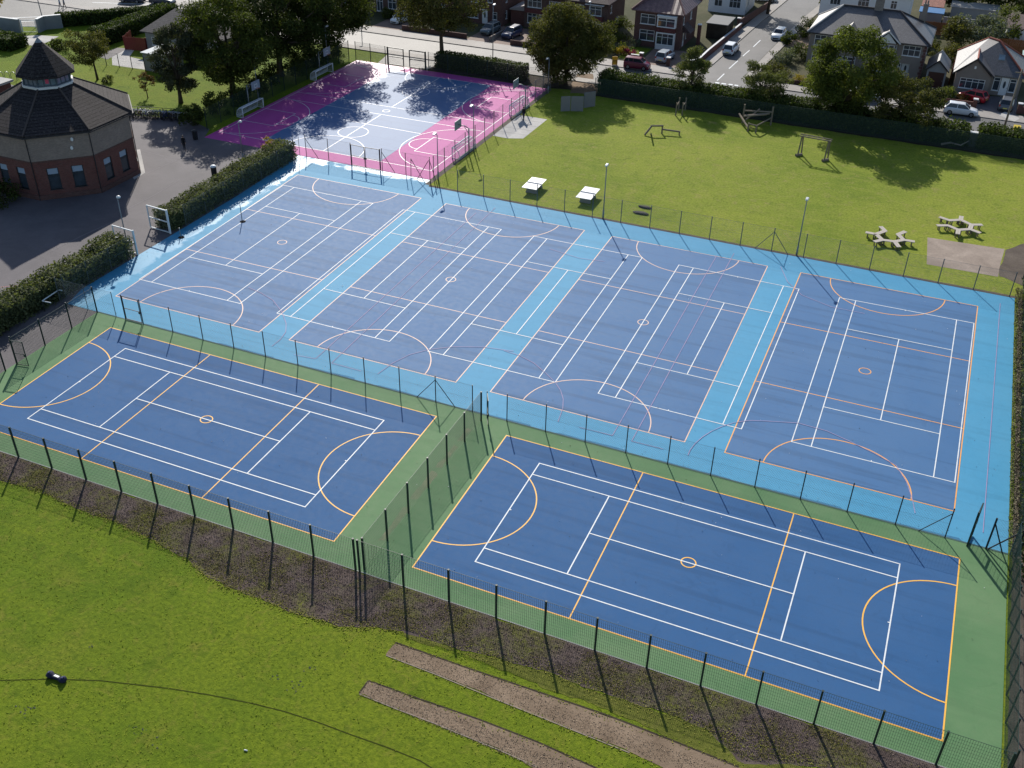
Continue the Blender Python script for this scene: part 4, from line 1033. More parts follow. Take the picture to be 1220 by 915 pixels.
for (cx_, cy_, n_, sp_) in ((28, 848, 14, 16), (166, 868, 10, 12), (190, 884, 5, 8), (108, 770, 5, 6), (372, 795, 8, 8), (352, 816, 9, 8), (345, 825, 5, 6), (250, 655, 9, 10), (292, 690, 8, 12), (330, 806, 4, 10)):
    for _ in range(n_):
        x, y = g(cx_ + rr.gauss(0, sp_ * .5), cy_ + rr.gauss(0, sp_ * .35)); s = rr.uniform(.02, .055)
        st.add([(x-s,y-s*.7,0),(x+s,y-s*.7,0),(x+s*.9,y+s*.8,0),(x-s*.8,y+s*.7,0),(x-s*.3,y,s*1.1),(x+s*.4,y+.01,s*.9)], [(0,1,5,4),(1,2,5),(2,3,4,5),(3,0,4)])
o = st.build('scattered_stones', M('pale pebbles', (.30,.26,.18), .9)); tag(o, 'small pale stones and soil crumbs scattered over the front meadow', 'stones', kind='stuff')

# ------------------------------------------------------------------ bicycles
def make_bike():
    root = thing('bicycle', 'bike', 'bicycle', (0,0,0))
    fr = MB(); rw, fw = (-.52,0,.34), (.54,0,.34); bb, st_, hd = (-.08,0,.28), (-.22,0,.82), (.38,0,.80)
    for a, b in ((bb,st_),(st_,hd),(bb,hd),(bb,rw),(st_,rw)): fr.tube([a,b], .028, 6)
    fr.tube([hd,(.42,0,.62),fw], .022, 6); fr.build('frame', BK, root)
    for c in (rw, fw):
        wv = MB(); n = 18; wv.tube([(c[0]+.31*math.cos(2*math.pi*k/n), 0, c[2]+.31*math.sin(2*math.pi*k/n)) for k in range(n+1)], .032, 6)
        for k in range(8): wv.tube([c, (c[0]+.31*math.cos(k*math.pi/4), 0, c[2]+.31*math.sin(k*math.pi/4))], .005, 3)
        wv.build('wheel', BLK, root)
    s_ = MB(); s_.add([(-.36,-.09,.90),(-.36,.09,.90),(-.10,.03,.90),(-.10,-.03,.90),(-.35,-.07,.95),(-.35,.07,.95),(-.11,.02,.93),(-.11,-.02,.93)], [(0,1,2,3),(7,6,5,4),(0,4,5,1),(1,5,6,2),(2,6,7,3),(3,7,4,0)]); s_.tube([st_,(-.24,0,.9)], .016, 5); s_.build('saddle', BLK, root)
    h_ = MB(); h_.tube([(.30,-.29,1.0),(.37,-.12,.99),(.37,.12,.99),(.30,.29,1.0)], .016, 5); h_.tube([hd,(.37,0,.99)], .018, 5); h_.build('handlebar', CHROME, root)
    return root
CHROME = M('chrome', (.55,.56,.58), .25, .6, .05, 4, metallic=.9)
BK = M('bike frame dark', (.03,.035,.045), .4, .5)
bikecols = [('dark', BK), ('silver', M('bike silver', (.45,.46,.48), .35, .5, metallic=.5)), ('blue', M('bike blue', (.03,.08,.25), .35, .5)), ('red', M('bike red', (.30,.03,.03), .35, .5)), ('white', M('bike white', (.62,.62,.62), .4, .5))]
protos = []
for nm, mt in bikecols: BK = mt; protos.append((nm, make_bike()))
used = set(); rr = random.Random(9); order = [0,1,0,4,0,2,0,1,0,3,0,0,1,4,0,2,1,0,0,1,0,4,0,0,0,1,0,2,0,0,3,0,1,0,0,4,0,0,1,0]
for k in range(40):
    t = k / 39; x = -70.6 + 7.8 * t; y = 56.55 + 2.15 * t + rr.uniform(-.3, .25); nm, pr = protos[order[k]]
    lab = '%s bicycle parked in the long row along the grass edge' % nm; rz = R(-78 + rr.uniform(-9, 9))
    if nm not in used:
        used.add(nm); pr.location = (x, y, 0.012); pr.rotation_euler = (rr.uniform(-.08,.08), 0, rz); pr['label'] = lab; pr['group'] = 'row of parked bicycles'
    else: o = dup(pr, (x, y, .012), rz, lab, 'row of parked bicycles'); o.rotation_euler = (rr.uniform(-.08,.08), 0, rz)
root = thing('rail_fence', 'low dark rail behind the row of bicycles along the grass', 'fence', (-71.2, 57.4), math.atan2(2.2, 7.9))
for k in range(6): mb = MB(); mb.tube([(k*1.65,0,0),(k*1.65,0,1.0)], .035, 6); mb.build('post', BLKPOST, root)
for z in (.95, .55): mb = MB(); mb.tube([(0,0,z),(8.25,0,z)], .03, 6); mb.build('rail', BLKPOST, root)
root = thing('cycle_stand', 'row of pale hoop cycle stands behind the octagonal building', 'cycle stand', (-95.5, 61.0), R(20))
for k in range(7):
    mb = MB(); n = 9; mb.tube([(k*.9-2.4,0,0)] + [(k*.9-2.4 + .35 - .35*math.cos(math.pi*i/n), 0, .7+.35*math.sin(math.pi*i/n)) for i in range(n+1)] + [(k*.9-1.7,0,0)], .035, 6); mb.build('hoop', GALV, root)

# ------------------------------------------------------------------ people
SKIN = M('skin', (.45,.27,.19), .6, .3); HAIR = M('dark hair', (.02,.014,.01), .6, .3)
def person(label, loc, rz, top, legs, stride=.22, hgt=1.7, arm=.25, group=None):
    root = thing('person', label, 'person', loc, rz, group)
    k = hgt / 1.72
    J = [('pel',(0,0,.93),.13),('waist',(0,0,1.08),.125),('chest',(0.01,0,1.28),.155),('neck',(.02,0,1.47),.058),('head0',(.035,0,1.55),.075),('head',(.045,0,1.63),.098),('crown',(.03,0,1.70),.06),
         ('nose',(.135,0,1.61),.018)]
    E = [(0,1),(1,2),(2,3),(3,4),(4,5),(5,6),(5,7)]
    def chain(start, pts):
        last = start
        for p, r in pts: J.append(('x', p, r)); E.append((last, len(J)-1)); last = len(J)-1
        return last
    for s in (1, -1):
        f = stride * s
        chain(0, [((0,.095*s,.86),.105),((f*.55+.03,.10*s,.49),.065),((f-.06*(s<0),.10*s,.10 + (.05 if s<0 else 0)),.045),((f+.06,.105*s,.045),.045),((f+.17,.11*s,.035),.035)])
        w_ = chain(2, [((0,.17*s,1.40),.065),((-f*arm*1.2,.225*s,1.14),.045),((-f*arm*2+.10,.22*s,.90),.034),((-f*arm*2+.13,.215*s,.83),.035)])
        for q in range(4): chain(w_, [((J[w_][1][0]+.01+.018*(q-1.5), .215*s, .765-.008*(q%2)), .010), ((J[w_][1][0]+.02+.018*(q-1.5), .21*s, .72-.012*(q%2)), .009)])
        chain(w_, [((J[w_][1][0]+.05, .20*s, .80), .011), ((J[w_][1][0]+.06, .195*s, .765), .010)])
    me = bpy.data.meshes.new('body'); me.from_pydata([tuple(c * k for c in j[1]) for j in J], E, [])
    o = bpy.data.objects.new('body_rig', me); COL.objects.link(o)
    sk = o.modifiers.new('skin', 'SKIN'); sk.use_smooth_shade = True
    for i, j in enumerate(J): me.skin_vertices[0].data[i].radius = (j[2]*k, j[2]*k*(1.15 if j[0] in ('chest','waist','pel') else 1)); 
    me.skin_vertices[0].data[0].use_root = True
    sb = o.modifiers.new('sub', 'SUBSURF'); sb.levels = 2; sb.render_levels = 2
    dg = bpy.context.evaluated_depsgraph_get(); dg.update()
    m2 = bpy.data.meshes.new_from_object(o.evaluated_get(dg)); bpy.data.objects.remove(o)
    m2.name = 'body'; m2.materials.clear()
    for mt in (SKIN, top, legs, BLK): m2.materials.append(mt)
    for p in m2.polygons:
        z = p.center.z / k; ay = abs(p.center.y) / k
        p.material_index = 0 if z > 1.49 else (0 if (ay > .17 and z < .88) else (3 if z < .09 else (2 if z < .96 and ay < .17 else 1)))
    b = bpy.data.objects.new('body', m2); COL.objects.link(b); b.parent = root
    h = MB(); h.lathe([(.10*k,0),(.112*k,.05*k),(.10*k,.11*k),(.05*k,.145*k)], 12); ho = h.build('hair', HAIR, root, True); ho.location = (.025*k, 0, 1.615*k)
    return root
BLACKC = M('black cloth', (.012,.012,.014), .8, .2); JEAN = M('dark trousers', (.03,.035,.055), .8, .2); PALEC = M('pale shirt', (.42,.46,.52), .8, .2); GREYC = M('grey cloth', (.18,.19,.22), .8, .2)
person('person in black jacket and black trousers walking on the tarmac', (-56.5, 50.3, .012), R(-60), BLACKC, BLACKC, .16)
person('person in dark clothes standing on the pale concrete pad', (-24.8, 77.1, .02), R(-100), BLACKC, JEAN, .10, 1.72)
p0 = g(72.5, 10.5); person('walker in pale top and grey trousers, left of the pair on the car park', (p0[0], p0[1], .019), R(200), PALEC, GREYC, .2, 1.75)
p0 = g(77.5, 10.2); person('walker in grey top and dark trousers, right of the pair on the car park', (p0[0], p0[1], .019), R(200), GREYC, JEAN, .2, 1.7)

# ------------------------------------------------------------------ cars
GLASS = M_glass('car glass', (.02,.025,.03), .06)
TYRE = M('tyre rubber', (.012,.012,.012), .85, .2); RIM = M('alloy rim', (.30,.31,.33), .35, .5, metallic=.8)
LGT = M_glass('headlight glass', (.45,.46,.48), .15); TAIL = M_glass('tail light glass', (.25,.012,.01), .2); PLATE = M('number plate', (.70,.62,.12), .5, .3); TRIM = M('black car trim', (.02,.02,.022), .6, .3)
def car(label, loc, rz, paint, L=4.2, W=1.76, H=1.5, kind='hatch', group='parked cars', name='parked_car'):
    root = thing(name, label, 'car', loc, rz, group)
    bel = .93 if kind != 'mpv' else 1.0
    if kind == 'estate': prof = [(-.5,.60,.80),(-.485,.82,.90),(-.45,.97,.96),(-.3,1.0,1),(0,.99,1),(.18,.97,1),(.26,.95,.99),(.40,.84,.95),(.47,.72,.88),(.5,.54,.78)]; gh = (-.49,-.42,.09,.27)
    elif kind == 'mpv': prof = [(-.5,.60,.82),(-.49,.86,.92),(-.46,1.02,.97),(-.3,1.04,1),(0,1.02,1),(.2,1.0,1),(.30,.97,.99),(.42,.86,.95),(.475,.74,.88),(.5,.55,.8)]; gh = (-.485,-.43,.14,.32)
    elif kind == 'saloon': prof = [(-.5,.60,.80),(-.485,.80,.90),(-.46,.96,.95),(-.34,.98,1),(0,.95,1),(.15,.93,1),(.24,.91,.99),(.40,.80,.95),(.47,.68,.88),(.5,.52,.78)]; gh = (-.36,-.22,.04,.22)
    else: prof = [(-.5,.58,.80),(-.49,.80,.90),(-.46,.95,.96),(-.3,.98,1),(0,.96,1),(.18,.95,1),(.27,.92,.99),(.40,.81,.95),(.47,.69,.88),(.5,.52,.78)]; gh = (-.475,-.36,.08,.27)
    k = H / 1.5; hw0 = W / 2; zb = .20; vs = []; fs = []
    for x, zt, hf in prof:
        hw = hw0 * hf; zt *= k; half = [(0,zb),(hw*.86,zb),(hw*.97,zb+.10),(hw,zb+.26),(hw*.985,zt-.16),(hw*.95,zt-.05),(hw*.86,zt),(0,zt+.02)]
        rg = half + [(-y, z) for y, z in half[-2:0:-1]]; vs += [(x * L, y, z) for y, z in rg]
    n = 14
    for i in range(len(prof) - 1):
        for j in range(n): fs.append((i*n+j, i*n+(j+1)%n, (i+1)*n+(j+1)%n, (i+1)*n+j))
    fs.append(tuple(range(n-1,-1,-1))); fs.append(tuple((len(prof)-1)*n+j for j in range(n)))
    body = MB(); body.add(vs, fs)
    xa, xa2, xb2, xb = [v * L for v in gh]; z0 = bel * k + .02; z1 = H - .05; wb = hw0 * .86; wt = hw0 * .68
    # roof skin, slightly domed, and pillars
    body.add([(xa2-.03,-wt-.02,z1),(xb2+.05,-wt-.02,z1-.02),(xb2+.05,wt+.02,z1-.02),(xa2-.03,wt+.02,z1),(xa2+.12,-wt*.85,H),(xb2-.12,-wt*.85,H-.01),(xb2-.12,wt*.85,H-.01),(xa2+.12,wt*.85,H)],
             [(0,3,2,1),(4,5,6,7),(0,1,5,4),(1,2,6,5),(2,3,7,6),(3,0,4,7)])
    for s in (-1, 1):
        body.bar((xa,s*wb,z0-.06),(xa2,s*wt,z1), .11, .07); body.bar((xb,s*wb,z0-.06),(xb2,s*wt,z1-.02), .07, .06)
        xm = (xa2 + xb2) / 2 * .9; body.bar((xm,s*(wb+.0),z0-.04),(xm,s*(wt+.005),z1), .07, .05)
        if kind in ('estate','mpv'): body.bar((xa2*.72,s*wb,z0-.04),(xa2*.74,s*(wt+.005),z1), .07, .05)
    b = body.build('body', paint, root, True)
    for p in b.data.polygons[-60:]: p.use_smooth = False
    ins = .025
    def pane(nm, pts):
        mb = MB(); c = Vector((sum(p[0] for p in pts)/4, sum(p[1] for p in pts)/4, sum(p[2] for p in pts)/4)); mid = Vector(((xa+xb)/2, 0, c.z - .05))
        P = [Vector(p) for p in pts]; Q = [p + (mid - c).normalized() * .04 for p in P]
        mb.add([tuple(p) for p in P + Q], [(0,1,2,3),(7,6,5,4),(0,4,5,1),(1,5,6,2),(2,6,7,3),(3,7,4,0)]); return mb.build(nm, GLASS, root)
    pane('windscreen', [(xb-.02,-wb,z0-.05),(xb-.02,wb,z0-.05),(xb2+.0,wt,z1-.02),(xb2+.0,-wt,z1-.02)])
    pane('rear_window', [(xa+.02,-wb,z0-.05),(xa+.02,wb,z0-.05),(xa2,wt,z1-.01),(xa2,-wt,z1-.01)])
    for s in (-1, 1): pane('side_window', [(xa+.03,s*(wb-.01),z0-.06),(xb-.04,s*(wb-.01),z0-.06),(xb2,s*(wt-.005),z1-.01),(xa2,s*(wt-.005),z1-.01)])
    wr = .325 * (1.05 if H > 1.6 else 1)
    for sx in (.31, -.31):
        for s in (-1, 1):
            mb = MB(); mb.disc((sx*L, s*(hw0-.105), wr), (0,1,0), wr, .215, 18); wv = mb.build('wheel', TYRE, root)
            mb = MB(); mb.disc((sx*L, s*(hw0+.006), wr), (0,1,0), wr*.62, .012, 14); mb.build('rim', RIM, wv)
    for s in (-1, 1):
        mb = MB(); mb.add([(.455*L,s*hw0*.58,.60*k),(.487*L,s*hw0*.52,.56*k),(.462*L,s*hw0*.90,.62*k),(.43*L,s*hw0*.93,.66*k),(.445*L,s*hw0*.58,.74*k),(.477*L,s*hw0*.52,.68*k),(.452*L,s*hw0*.88,.74*k),(.42*L,s*hw0*.93,.76*k)], [(0,3,2,1),(4,5,6,7),(0,1,5,4),(1,2,6,5),(2,3,7,6),(3,0,4,7)]); mb.build('headlight', LGT, root)
        mb = MB(); mb.box(-.495*L, -.465*L, min(s*hw0*.66, s*hw0*.89), max(s*hw0*.66, s*hw0*.89), .66*k, .90*k); mb.build('tail_light', TAIL, root)
        mb = MB(); mb.box(xb-.20, xb-.08, min(s*(hw0-.02), s*(hw0+.14)), max(s*(hw0-.02), s*(hw0+.14)), .93*k, 1.05*k); mb.build('mirror', paint, root)
    mb = MB(); mb.box(-.5*L-.012, -.5*L+.03, -.26, .26, .46, .57); mb.build('number_plate', PLATE, root)
    mb = MB(); mb.box(-.505*L, -.49*L, -hw0*.7, hw0*.7, .24, .40); mb.build('rear_bumper', TRIM, root)
    mb = MB(); mb.box(.485*L, .502*L, -hw0*.55, hw0*.55, .26, .44); mb.build('grille', TRIM, root)
    return root
WHT = M_paint('white car paint', (.72,.73,.74)); SLV = M_paint('silver car paint', (.36,.40,.45)); DRK = M_paint('dark car paint', (.03,.036,.055)); MAR = M_paint('maroon car paint', (.16,.012,.035)); RED = M_paint('red car paint', (.50,.012,.022)); GRY = M_paint('grey car paint', (.10,.105,.115)); DBL = M_paint('dark blue car paint', (.025,.035,.09)); PGR = M_paint('grey green car paint', (.09,.12,.13))
car('maroon tall hatchback parked by the grass verge hedge in front of the hip-roofed house', (-18.5, 105.0, .0), R(3), MAR, 3.8, 1.7, 1.65, 'mpv')
car('silver car parked nose-in on the drive of the hip-roofed house', (-16.0, 111.0), R(84), SLV, 4.2, 1.8, 1.62, 'estate')
car('white estate car parked at the left kerb of the side road', (-8.0, 119.6, .02), R(88), WHT, 4.3, 1.8, 1.6, 'estate')
car('white car facing the camera at the right kerb of the side road', (-2.9, 131.5, .02), R(-94), WHT, 4.1, 1.76, 1.5)
car('white hatchback with black roof glass parked on the road before the bungalow', (26.1, 104.6, .02), R(2), WHT, 4.3, 1.8, 1.52)
car('bright red hatchback parked in front of the bungalow bay window', (27.3, 111.6), R(158), RED, 3.9, 1.72, 1.48)
car('dark grey car parked nose-in on the bungalow drive', (31.6, 110.3), R(86), GRY, 4.4, 1.8, 1.5)
car('white car half hidden under the large feathery tree by the hedge', (13.7, 105.4, .02), R(3), WHT, 4.2, 1.78, 1.5)
car('pale car at the top end of the side road by the white house', (-9.9, 155.5), R(5), SLV, 4.3, 1.78, 1.5)
car('white car on a drive left of the big street tree', (-61.6, 112.6), R(-100), WHT, 4.1, 1.76, 1.5)
car('grey green car on the paved drive left of the dark blue one', (-45.6, 113.0), R(-97), PGR, 4.1, 1.78, 1.6, 'estate')
car('dark blue car with pale roof glare on the brick house drive', (-41.6, 112.4), R(-97), DBL, 4.2, 1.82, 1.66, 'estate')
car('black car at the top edge of the car park, left one', (-109.3, 103.2, .02), R(10), DRK, 4.4, 1.8, 1.6, 'estate')
car('black car at the top edge of the car park, right one', (-103.8, 104.4, .02), R(12), DRK, 4.4, 1.8, 1.5, 'saloon')
# ------------------------------------------------------------------ buildings
BRED = M_brick('red brick', (.135, .042, .034), (.14, .11, .10)); BDARK = M_brick('dark red brick', (.115, .050, .042), (.13, .10, .09)); BBUFF = M_brick('buff brick', (.25, .195, .165), (.25, .215, .19), .22)
BBROWN = M_brick('brown brick', (.10, .052, .042), (.12, .10, .09))
PEBBLE = M('pebbledash render', (.235, .20, .175), .95, .2, .15, 2, bmp=.4, dirt=(.16,.13,.115), dirt_amt=.4); WREND = M('white render', (.68, .68, .67), .85, .3, .08, 1, dirt=(.5,.49,.47), dirt_amt=.4)
GREND = M('grey render', (.25, .255, .26), .9, .2, .15, 1, dirt=(.16,.16,.16), dirt_amt=.5)
TDARK = M_tile('dark school tiles', (.034, .028, .029), .42, 6.0, rough=.85, spec=.15, mort=.045, mk=.3); TPUR = M_tile('plum pantiles', (.135, .066, .066), .34, .42, 2.2, .5, .25, .5); SLATE = M_tile('grey slates', (.080, .078, .085), .22, .3, rough=.46, spec=.6); TBRN = M_tile('brown tiles', (.075, .045, .042), .3, .3)
THANG = M_tile('red hung tiles', (.13, .035, .032), .18, .2); TGREY = M_tile('brown grey tiles', (.085, .075, .075), .35, .35)
WIN = M_glass('window glass', (.035, .045, .055), .07); UPVC = M('white window frame', (.72, .73, .73), .4, .5, .05, 5); DKFR = M('dark window frame', (.02, .028, .035), .45, .5); BLIND = M('pale blind', (.28, .35, .44), .8, .2, .1, 4)
FASCIA = M('dark fascia', (.03, .028, .03), .6, .3); WFASC = M('white fascia', (.60, .60, .60), .5, .4, .08, 3); LEAD = M('lead grey', (.22, .235, .25), .5, .5, .15, 3, metallic=.3); TERRA = M('terracotta', (.28, .07, .045), .8, .3, .2, 4)

def wall_panel(mb, p0, p1, z0, z1, ops=(), depth=.09):
    """one wall face from p0 to p1 (outside on the right hand) with real recessed openings (u0,u1,z0,z1)"""
    L = math.dist(p0, p1); d = ((p1[0]-p0[0])/L, (p1[1]-p0[1])/L); nr = (d[1], -d[0])
    P = lambda u, z, k=0.0: (p0[0]+d[0]*u - nr[0]*k, p0[1]+d[1]*u - nr[1]*k, z)
    us = sorted({0, L, *[o[0] for o in ops], *[o[1] for o in ops]}); zs = sorted({z0, z1, *[o[2] for o in ops], *[o[3] for o in ops]})
    for i in range(len(us)-1):
        for j in range(len(zs)-1):
            cu, cz = (us[i]+us[i+1])/2, (zs[j]+zs[j+1])/2
            if any(o[0] < cu < o[1] and o[2] < cz < o[3] for o in ops): continue
            mb.face(P(us[i],zs[j]), P(us[i+1],zs[j]), P(us[i+1],zs[j+1]), P(us[i],zs[j+1]))
    for a, b, c, e in ops:
        mb.face(P(a,c), P(a,c,depth), P(a,e,depth), P(a,e)); mb.face(P(b,c,depth), P(b,c), P(b,e), P(b,e,depth))
        mb.face(P(a,c), P(b,c), P(b,c,depth), P(a,c,depth)); mb.face(P(a,e,depth), P(b,e,depth), P(b,e), P(a,e))
    return P

def window(root, P, op, nx=2, transom=.68, frame=UPVC, depth=.09, fw=.07, sill=True, blind=None, name='window'):
    u0, u1, z0, z1 = op; d = depth - .005
    mb = MB()
    def bar(a, b, wd):
        mb.bar(P(a[0], a[1], d - .03), P(b[0], b[1], d - .03), wd, .06, up=tuple(np.subtract(P(0,0,1), P(0,0,0))))
    h = fw / 2
    bar((u0, z0+h), (u1, z0+h), fw); bar((u0, z1-h), (u1, z1-h), fw); bar((u0+h, z0+fw), (u0+h, z1-fw), fw); bar((u1-h, z0+fw), (u1-h, z1-fw), fw)
    for k in range(1, nx): u = u0 + (u1-u0)*k/nx; bar((u, z0+fw), (u, z1-fw), fw*.8)
    if transom: z = z0 + (z1-z0)*transom; bar((u0+fw, z), (u1-fw, z), fw*.75)
    f = mb.build(name, frame, root)
    g_ = MB(); g_.add([P(u0,z0,d), P(u1,z0,d), P(u1,z1,d), P(u0,z1,d), P(u0,z0,d+.02), P(u1,z0,d+.02), P(u1,z1,d+.02), P(u0,z1,d+.02)], [(0,1,2,3),(7,6,5,4),(0,4,5,1),(1,5,6,2),(2,6,7,3),(3,7,4,0)]); g_.build('pane', WIN, f)
    if sill:
        s = MB(); a, b = P(u0-.08, z0-.05, -.06), P(u1+.08, z0-.05, -.06); a2, b2 = P(u0-.08, z0-.05, depth-.01), P(u1+.08, z0-.05, depth-.01)
        v = [a, b, b2, a2]; s.add(v + [(p[0], p[1], p[2]+.05) for p in v], [(0,3,2,1),(4,5,6,7),(0,1,5,4),(1,2,6,5),(2,3,7,6),(3,0,4,7)]); s.build('sill', frame, f)
    if blind:
        zb = z1 - (z1-z0)*blind; b = MB(); b.add([P(u0+fw,zb,d-.012), P(u1-fw,zb,d-.012), P(u1-fw,z1-fw,d-.012), P(u0+fw,z1-fw,d-.012), P(u0+fw,zb,d-.002), P(u1-fw,zb,d-.002), P(u1-fw,z1-fw,d-.002), P(u0+fw,z1-fw,d-.002)], [(0,1,2,3),(7,6,5,4),(0,4,5,1),(1,5,6,2),(2,6,7,3),(3,7,4,0)]); b.build('blind', BLIND, f)
    return f

def door(root, P, op, mat=UPVC, depth=.09, oval=True, name='door'):
    u0, u1, z0, z1 = op; mb = MB()
    q = lambda u, z, k: P(u, z, k)
    v = [q(u0,z0,depth-.05), q(u1,z0,depth-.05), q(u1,z1,depth-.05), q(u0,z1,depth-.05), q(u0,z0,depth), q(u1,z0,depth), q(u1,z1,depth), q(u0,z1,depth)]
    mb.add(v, [(0,1,2,3),(7,6,5,4),(0,4,5,1),(1,5,6,2),(2,6,7,3),(3,7,4,0)]); dd = mb.build(name, mat, root)
    if oval:
        o = MB(); cu, cz = (u0+u1)/2, z0 + (z1-z0)*.6; n = 14; o.face(*[q(cu+.17*math.cos(2*math.pi*k/n), cz+.5*math.sin(2*math.pi*k/n), depth-.056) for k in range(n)]); o.build('door_glass', WIN, dd)
    h = MB(); p = q(u1-.12, z0+1.02, depth-.09); h.box(p[0]-.025, p[0]+.025, p[1]-.04, p[1]+.04, p[2]-.07, p[2]+.07); h.build('handle', LEAD, dd)
    return dd

def hip_roof(mb, x0, x1, y0, y1, ze, ridge, th=.14):
    """ridge = ((xa,ya),(xb,yb),z): left and right ridge ends"""
    (xa, ya), (xb, yb), zr = ridge
    lo = [(x0,y0,ze-th),(x1,y0,ze-th),(x1,y1,ze-th),(x0,y1,ze-th)]; up = [(x0,y0,ze),(x1,y0,ze),(x1,y1,ze),(x0,y1,ze)]
    mb.add(lo + up + [(xa,ya,zr),(xb,yb,zr)], [(0,3,2,1),(0,1,5,4),(1,2,6,5),(2,3,7,6),(3,0,4,7),(4,5,9,8),(5,6,9),(6,7,8,9),(7,4,8)])
def gable_roof(mb, x0, x1, y0, y1, ze, zr, along='y', th=.12):
    """pitched slabs meeting at a ridge along x or y"""
    if along == 'y':
        xm = (x0+x1)/2; v = [(x0,y0,ze),(xm,y0,zr),(x1,y0,ze),(x0,y1,ze),(xm,y1,zr),(x1,y1,ze)]
    else:
        ym = (y0+y1)/2; v = [(x1,y0,ze),(x1,ym,zr),(x1,y1,ze),(x0,y0,ze),(x0,ym,zr),(x0,y1,ze)]
    lo = [(p[0],p[1],p[2]-th) for p in v]
    mb.add(v + lo, [(0,1,4,3),(1,2,5,4),(6,9,10,7),(7,10,11,8),(0,6,7,1),(1,7,8,2),(3,4,10,9),(4,5,11,10),(0,3,9,6),(2,8,11,5)])
def ridge_tiles(roof, pts, mat, r=.13):
    for a, b in pts: mb = MB(); mb.tube([a, b], r, 6); mb.build('ridge_tiles', mat, roof)
def chimney(roof, x, y, z0, z1, mat, w=.7, d=.5, pots=2):
    mb = MB(); mb.box(x-w/2, x+w/2, y-d/2, y+d/2, z0, z1); mb.box(x-w/2-.06, x+w/2+.06, y-d/2-.06, y+d/2+.06, z1, z1+.14)
    for k in range(pots): mb.lathe([(.12, z1+.142), (.10, z1+.55), (.13, z1+.6), (.12, z1+.65)], 8, (x + (k-(pots-1)/2)*.34, y))
    mb.build('chimney', mat, roof)

def plain_house(name, label, loc, W, D, ze, wallm, front=(), right=(), left=(), back=(), rz=0, group=None, frame=UPVC, cat='house'):
    root = thing(name, label, cat, loc, rz, group); mb = MB(); res = []
    for side, ops in (((0,0),(W,0)), front), (((W,0),(W,D)), right), (((W,D),(0,D)), back), (((0,D),(0,0)), left):
        P = wall_panel(mb, side[0], side[1], 0, ze, [o[0] for o in ops])
        res.append((P, ops))
    mb.build('wall', wallm, root)
    for P, ops in res:
        for o in ops:
            if o[1] == 'door': door(root, P, o[0], *(o[2:] or ()))
            elif o[1] == 'garage': door(root, P, o[0], o[2], .09, False, 'garage_door')
            else: window(root, P, o[0], o[1], *(o[2:] or ()), frame=frame)
    return root

# --- octagonal school building
OX, OY = -63.6, 39.4
root = thing('octagonal_building', 'octagonal red and buff brick school building with dark tiled roof and glazed lantern', 'school building', (OX, OY))
def octo(ap, z): c = ap / math.cos(math.pi/8); return [(c*math.cos(R(22.5+45*k)), c*math.sin(R(22.5+45*k)), z) for k in range(8)]
AP = 7.24; ZB = 4.15; ZE = 7.0
lowb = MB(); upb = MB(); plinth = MB(); bandb = MB(); wins = []
V = octo(AP, 0); Vp = octo(AP + .12, 0); Vb = octo(AP + .06, 0); Vu = octo(AP - .004, 0)
for k in range(8):
    a, b = V[k][:2], V[(k+1) % 8][:2]; L = math.dist(a, b)
    ops = [(L*.20, L*.20+1.15, 1.0, 3.3), (L*.60, L*.60+1.15, 1.0, 3.3)]
    P = wall_panel(lowb, a, b, .5, ZB, ops, .16); wins += [(P, o) for o in ops]
    wall_panel(upb, Vu[k][:2], Vu[(k+1)%8][:2], ZB, ZE - .05)
plinth.prism([v[:2] for v in Vp], 0, .5); bandb.prism([v[:2] for v in Vb], ZB - .12, ZB + .0)
lowb.build('lower_wall', BRED, root); upb.build('upper_wall', BBUFF, root); plinth.build('plinth', BDARK, root); bandb.build('string_course', BDARK, root)
for P, o in wins: window(root, P, o, 1, .62, DKFR, .16, .08, True, .3)
rf = MB(); E0 = octo(AP + .42, ZE); E1 = octo(AP + .42, ZE - .16); T0 = octo(2.35, 10.0)
for k in range(8):
    j = (k+1) % 8; rf.face(E0[k], E0[j], T0[j], T0[k]); rf.face(E1[k], E1[j], E0[j], E0[k])
rf.face(*reversed(E1)); roof = rf.build('roof', TDARK, root)
mb = MB()
for k in range(8): mb.tube([(E0[k][0], E0[k][1], E0[k][2]+.03), (T0[k][0], T0[k][1], T0[k][2]+.03)], .10, 6)
mb.build('hip_tiles', M('dark hip tiles', (.07,.055,.05), .8, .3, .2, 4), roof)
mb = MB(); g0 = octo(AP + .50, ZE - .2); 
for k in range(8): mb.bar(g0[k], g0[(k+1)%8], .10, .12)
mb.build('gutter', FASCIA, root)
for k in (6, 7, 0, 5):
    v = octo(AP + .08, 0)[k]; mb = MB(); mb.tube([(v[0],v[1],0), (v[0],v[1],ZE-.2)], .05, 7); mb.build('downpipe', BLK, root)
lan = MB(); lan.prism([v[:2] for v in octo(2.5, 0)], 9.93, 10.16); lant = lan.build('lantern', WFASC, root)
lw = MB(); lf = MB(); A = octo(2.22, 0)
for k in range(8):
    a, b = A[k], A[(k+1)%8]; lw.face((a[0],a[1],10.16), (b[0],b[1],10.16), (b[0],b[1],11.15), (a[0],a[1],11.15))
    lf.bar((a[0]*1.01,a[1]*1.01,10.16), (a[0]*1.01,a[1]*1.01,11.15), .16)
    for t in (.33, .67): p = (a[0]+(b[0]-a[0])*t, a[1]+(b[1]-a[1])*t); lf.bar((p[0]*1.01,p[1]*1.01,10.16), (p[0]*1.01,p[1]*1.01,11.15), .07)
    lf.bar((a[0]*1.012,a[1]*1.012,11.08), (b[0]*1.012,b[1]*1.012,11.08), .14); lf.bar((a[0]*1.012,a[1]*1.012,10.22), (b[0]*1.012,b[1]*1.012,10.22), .09)
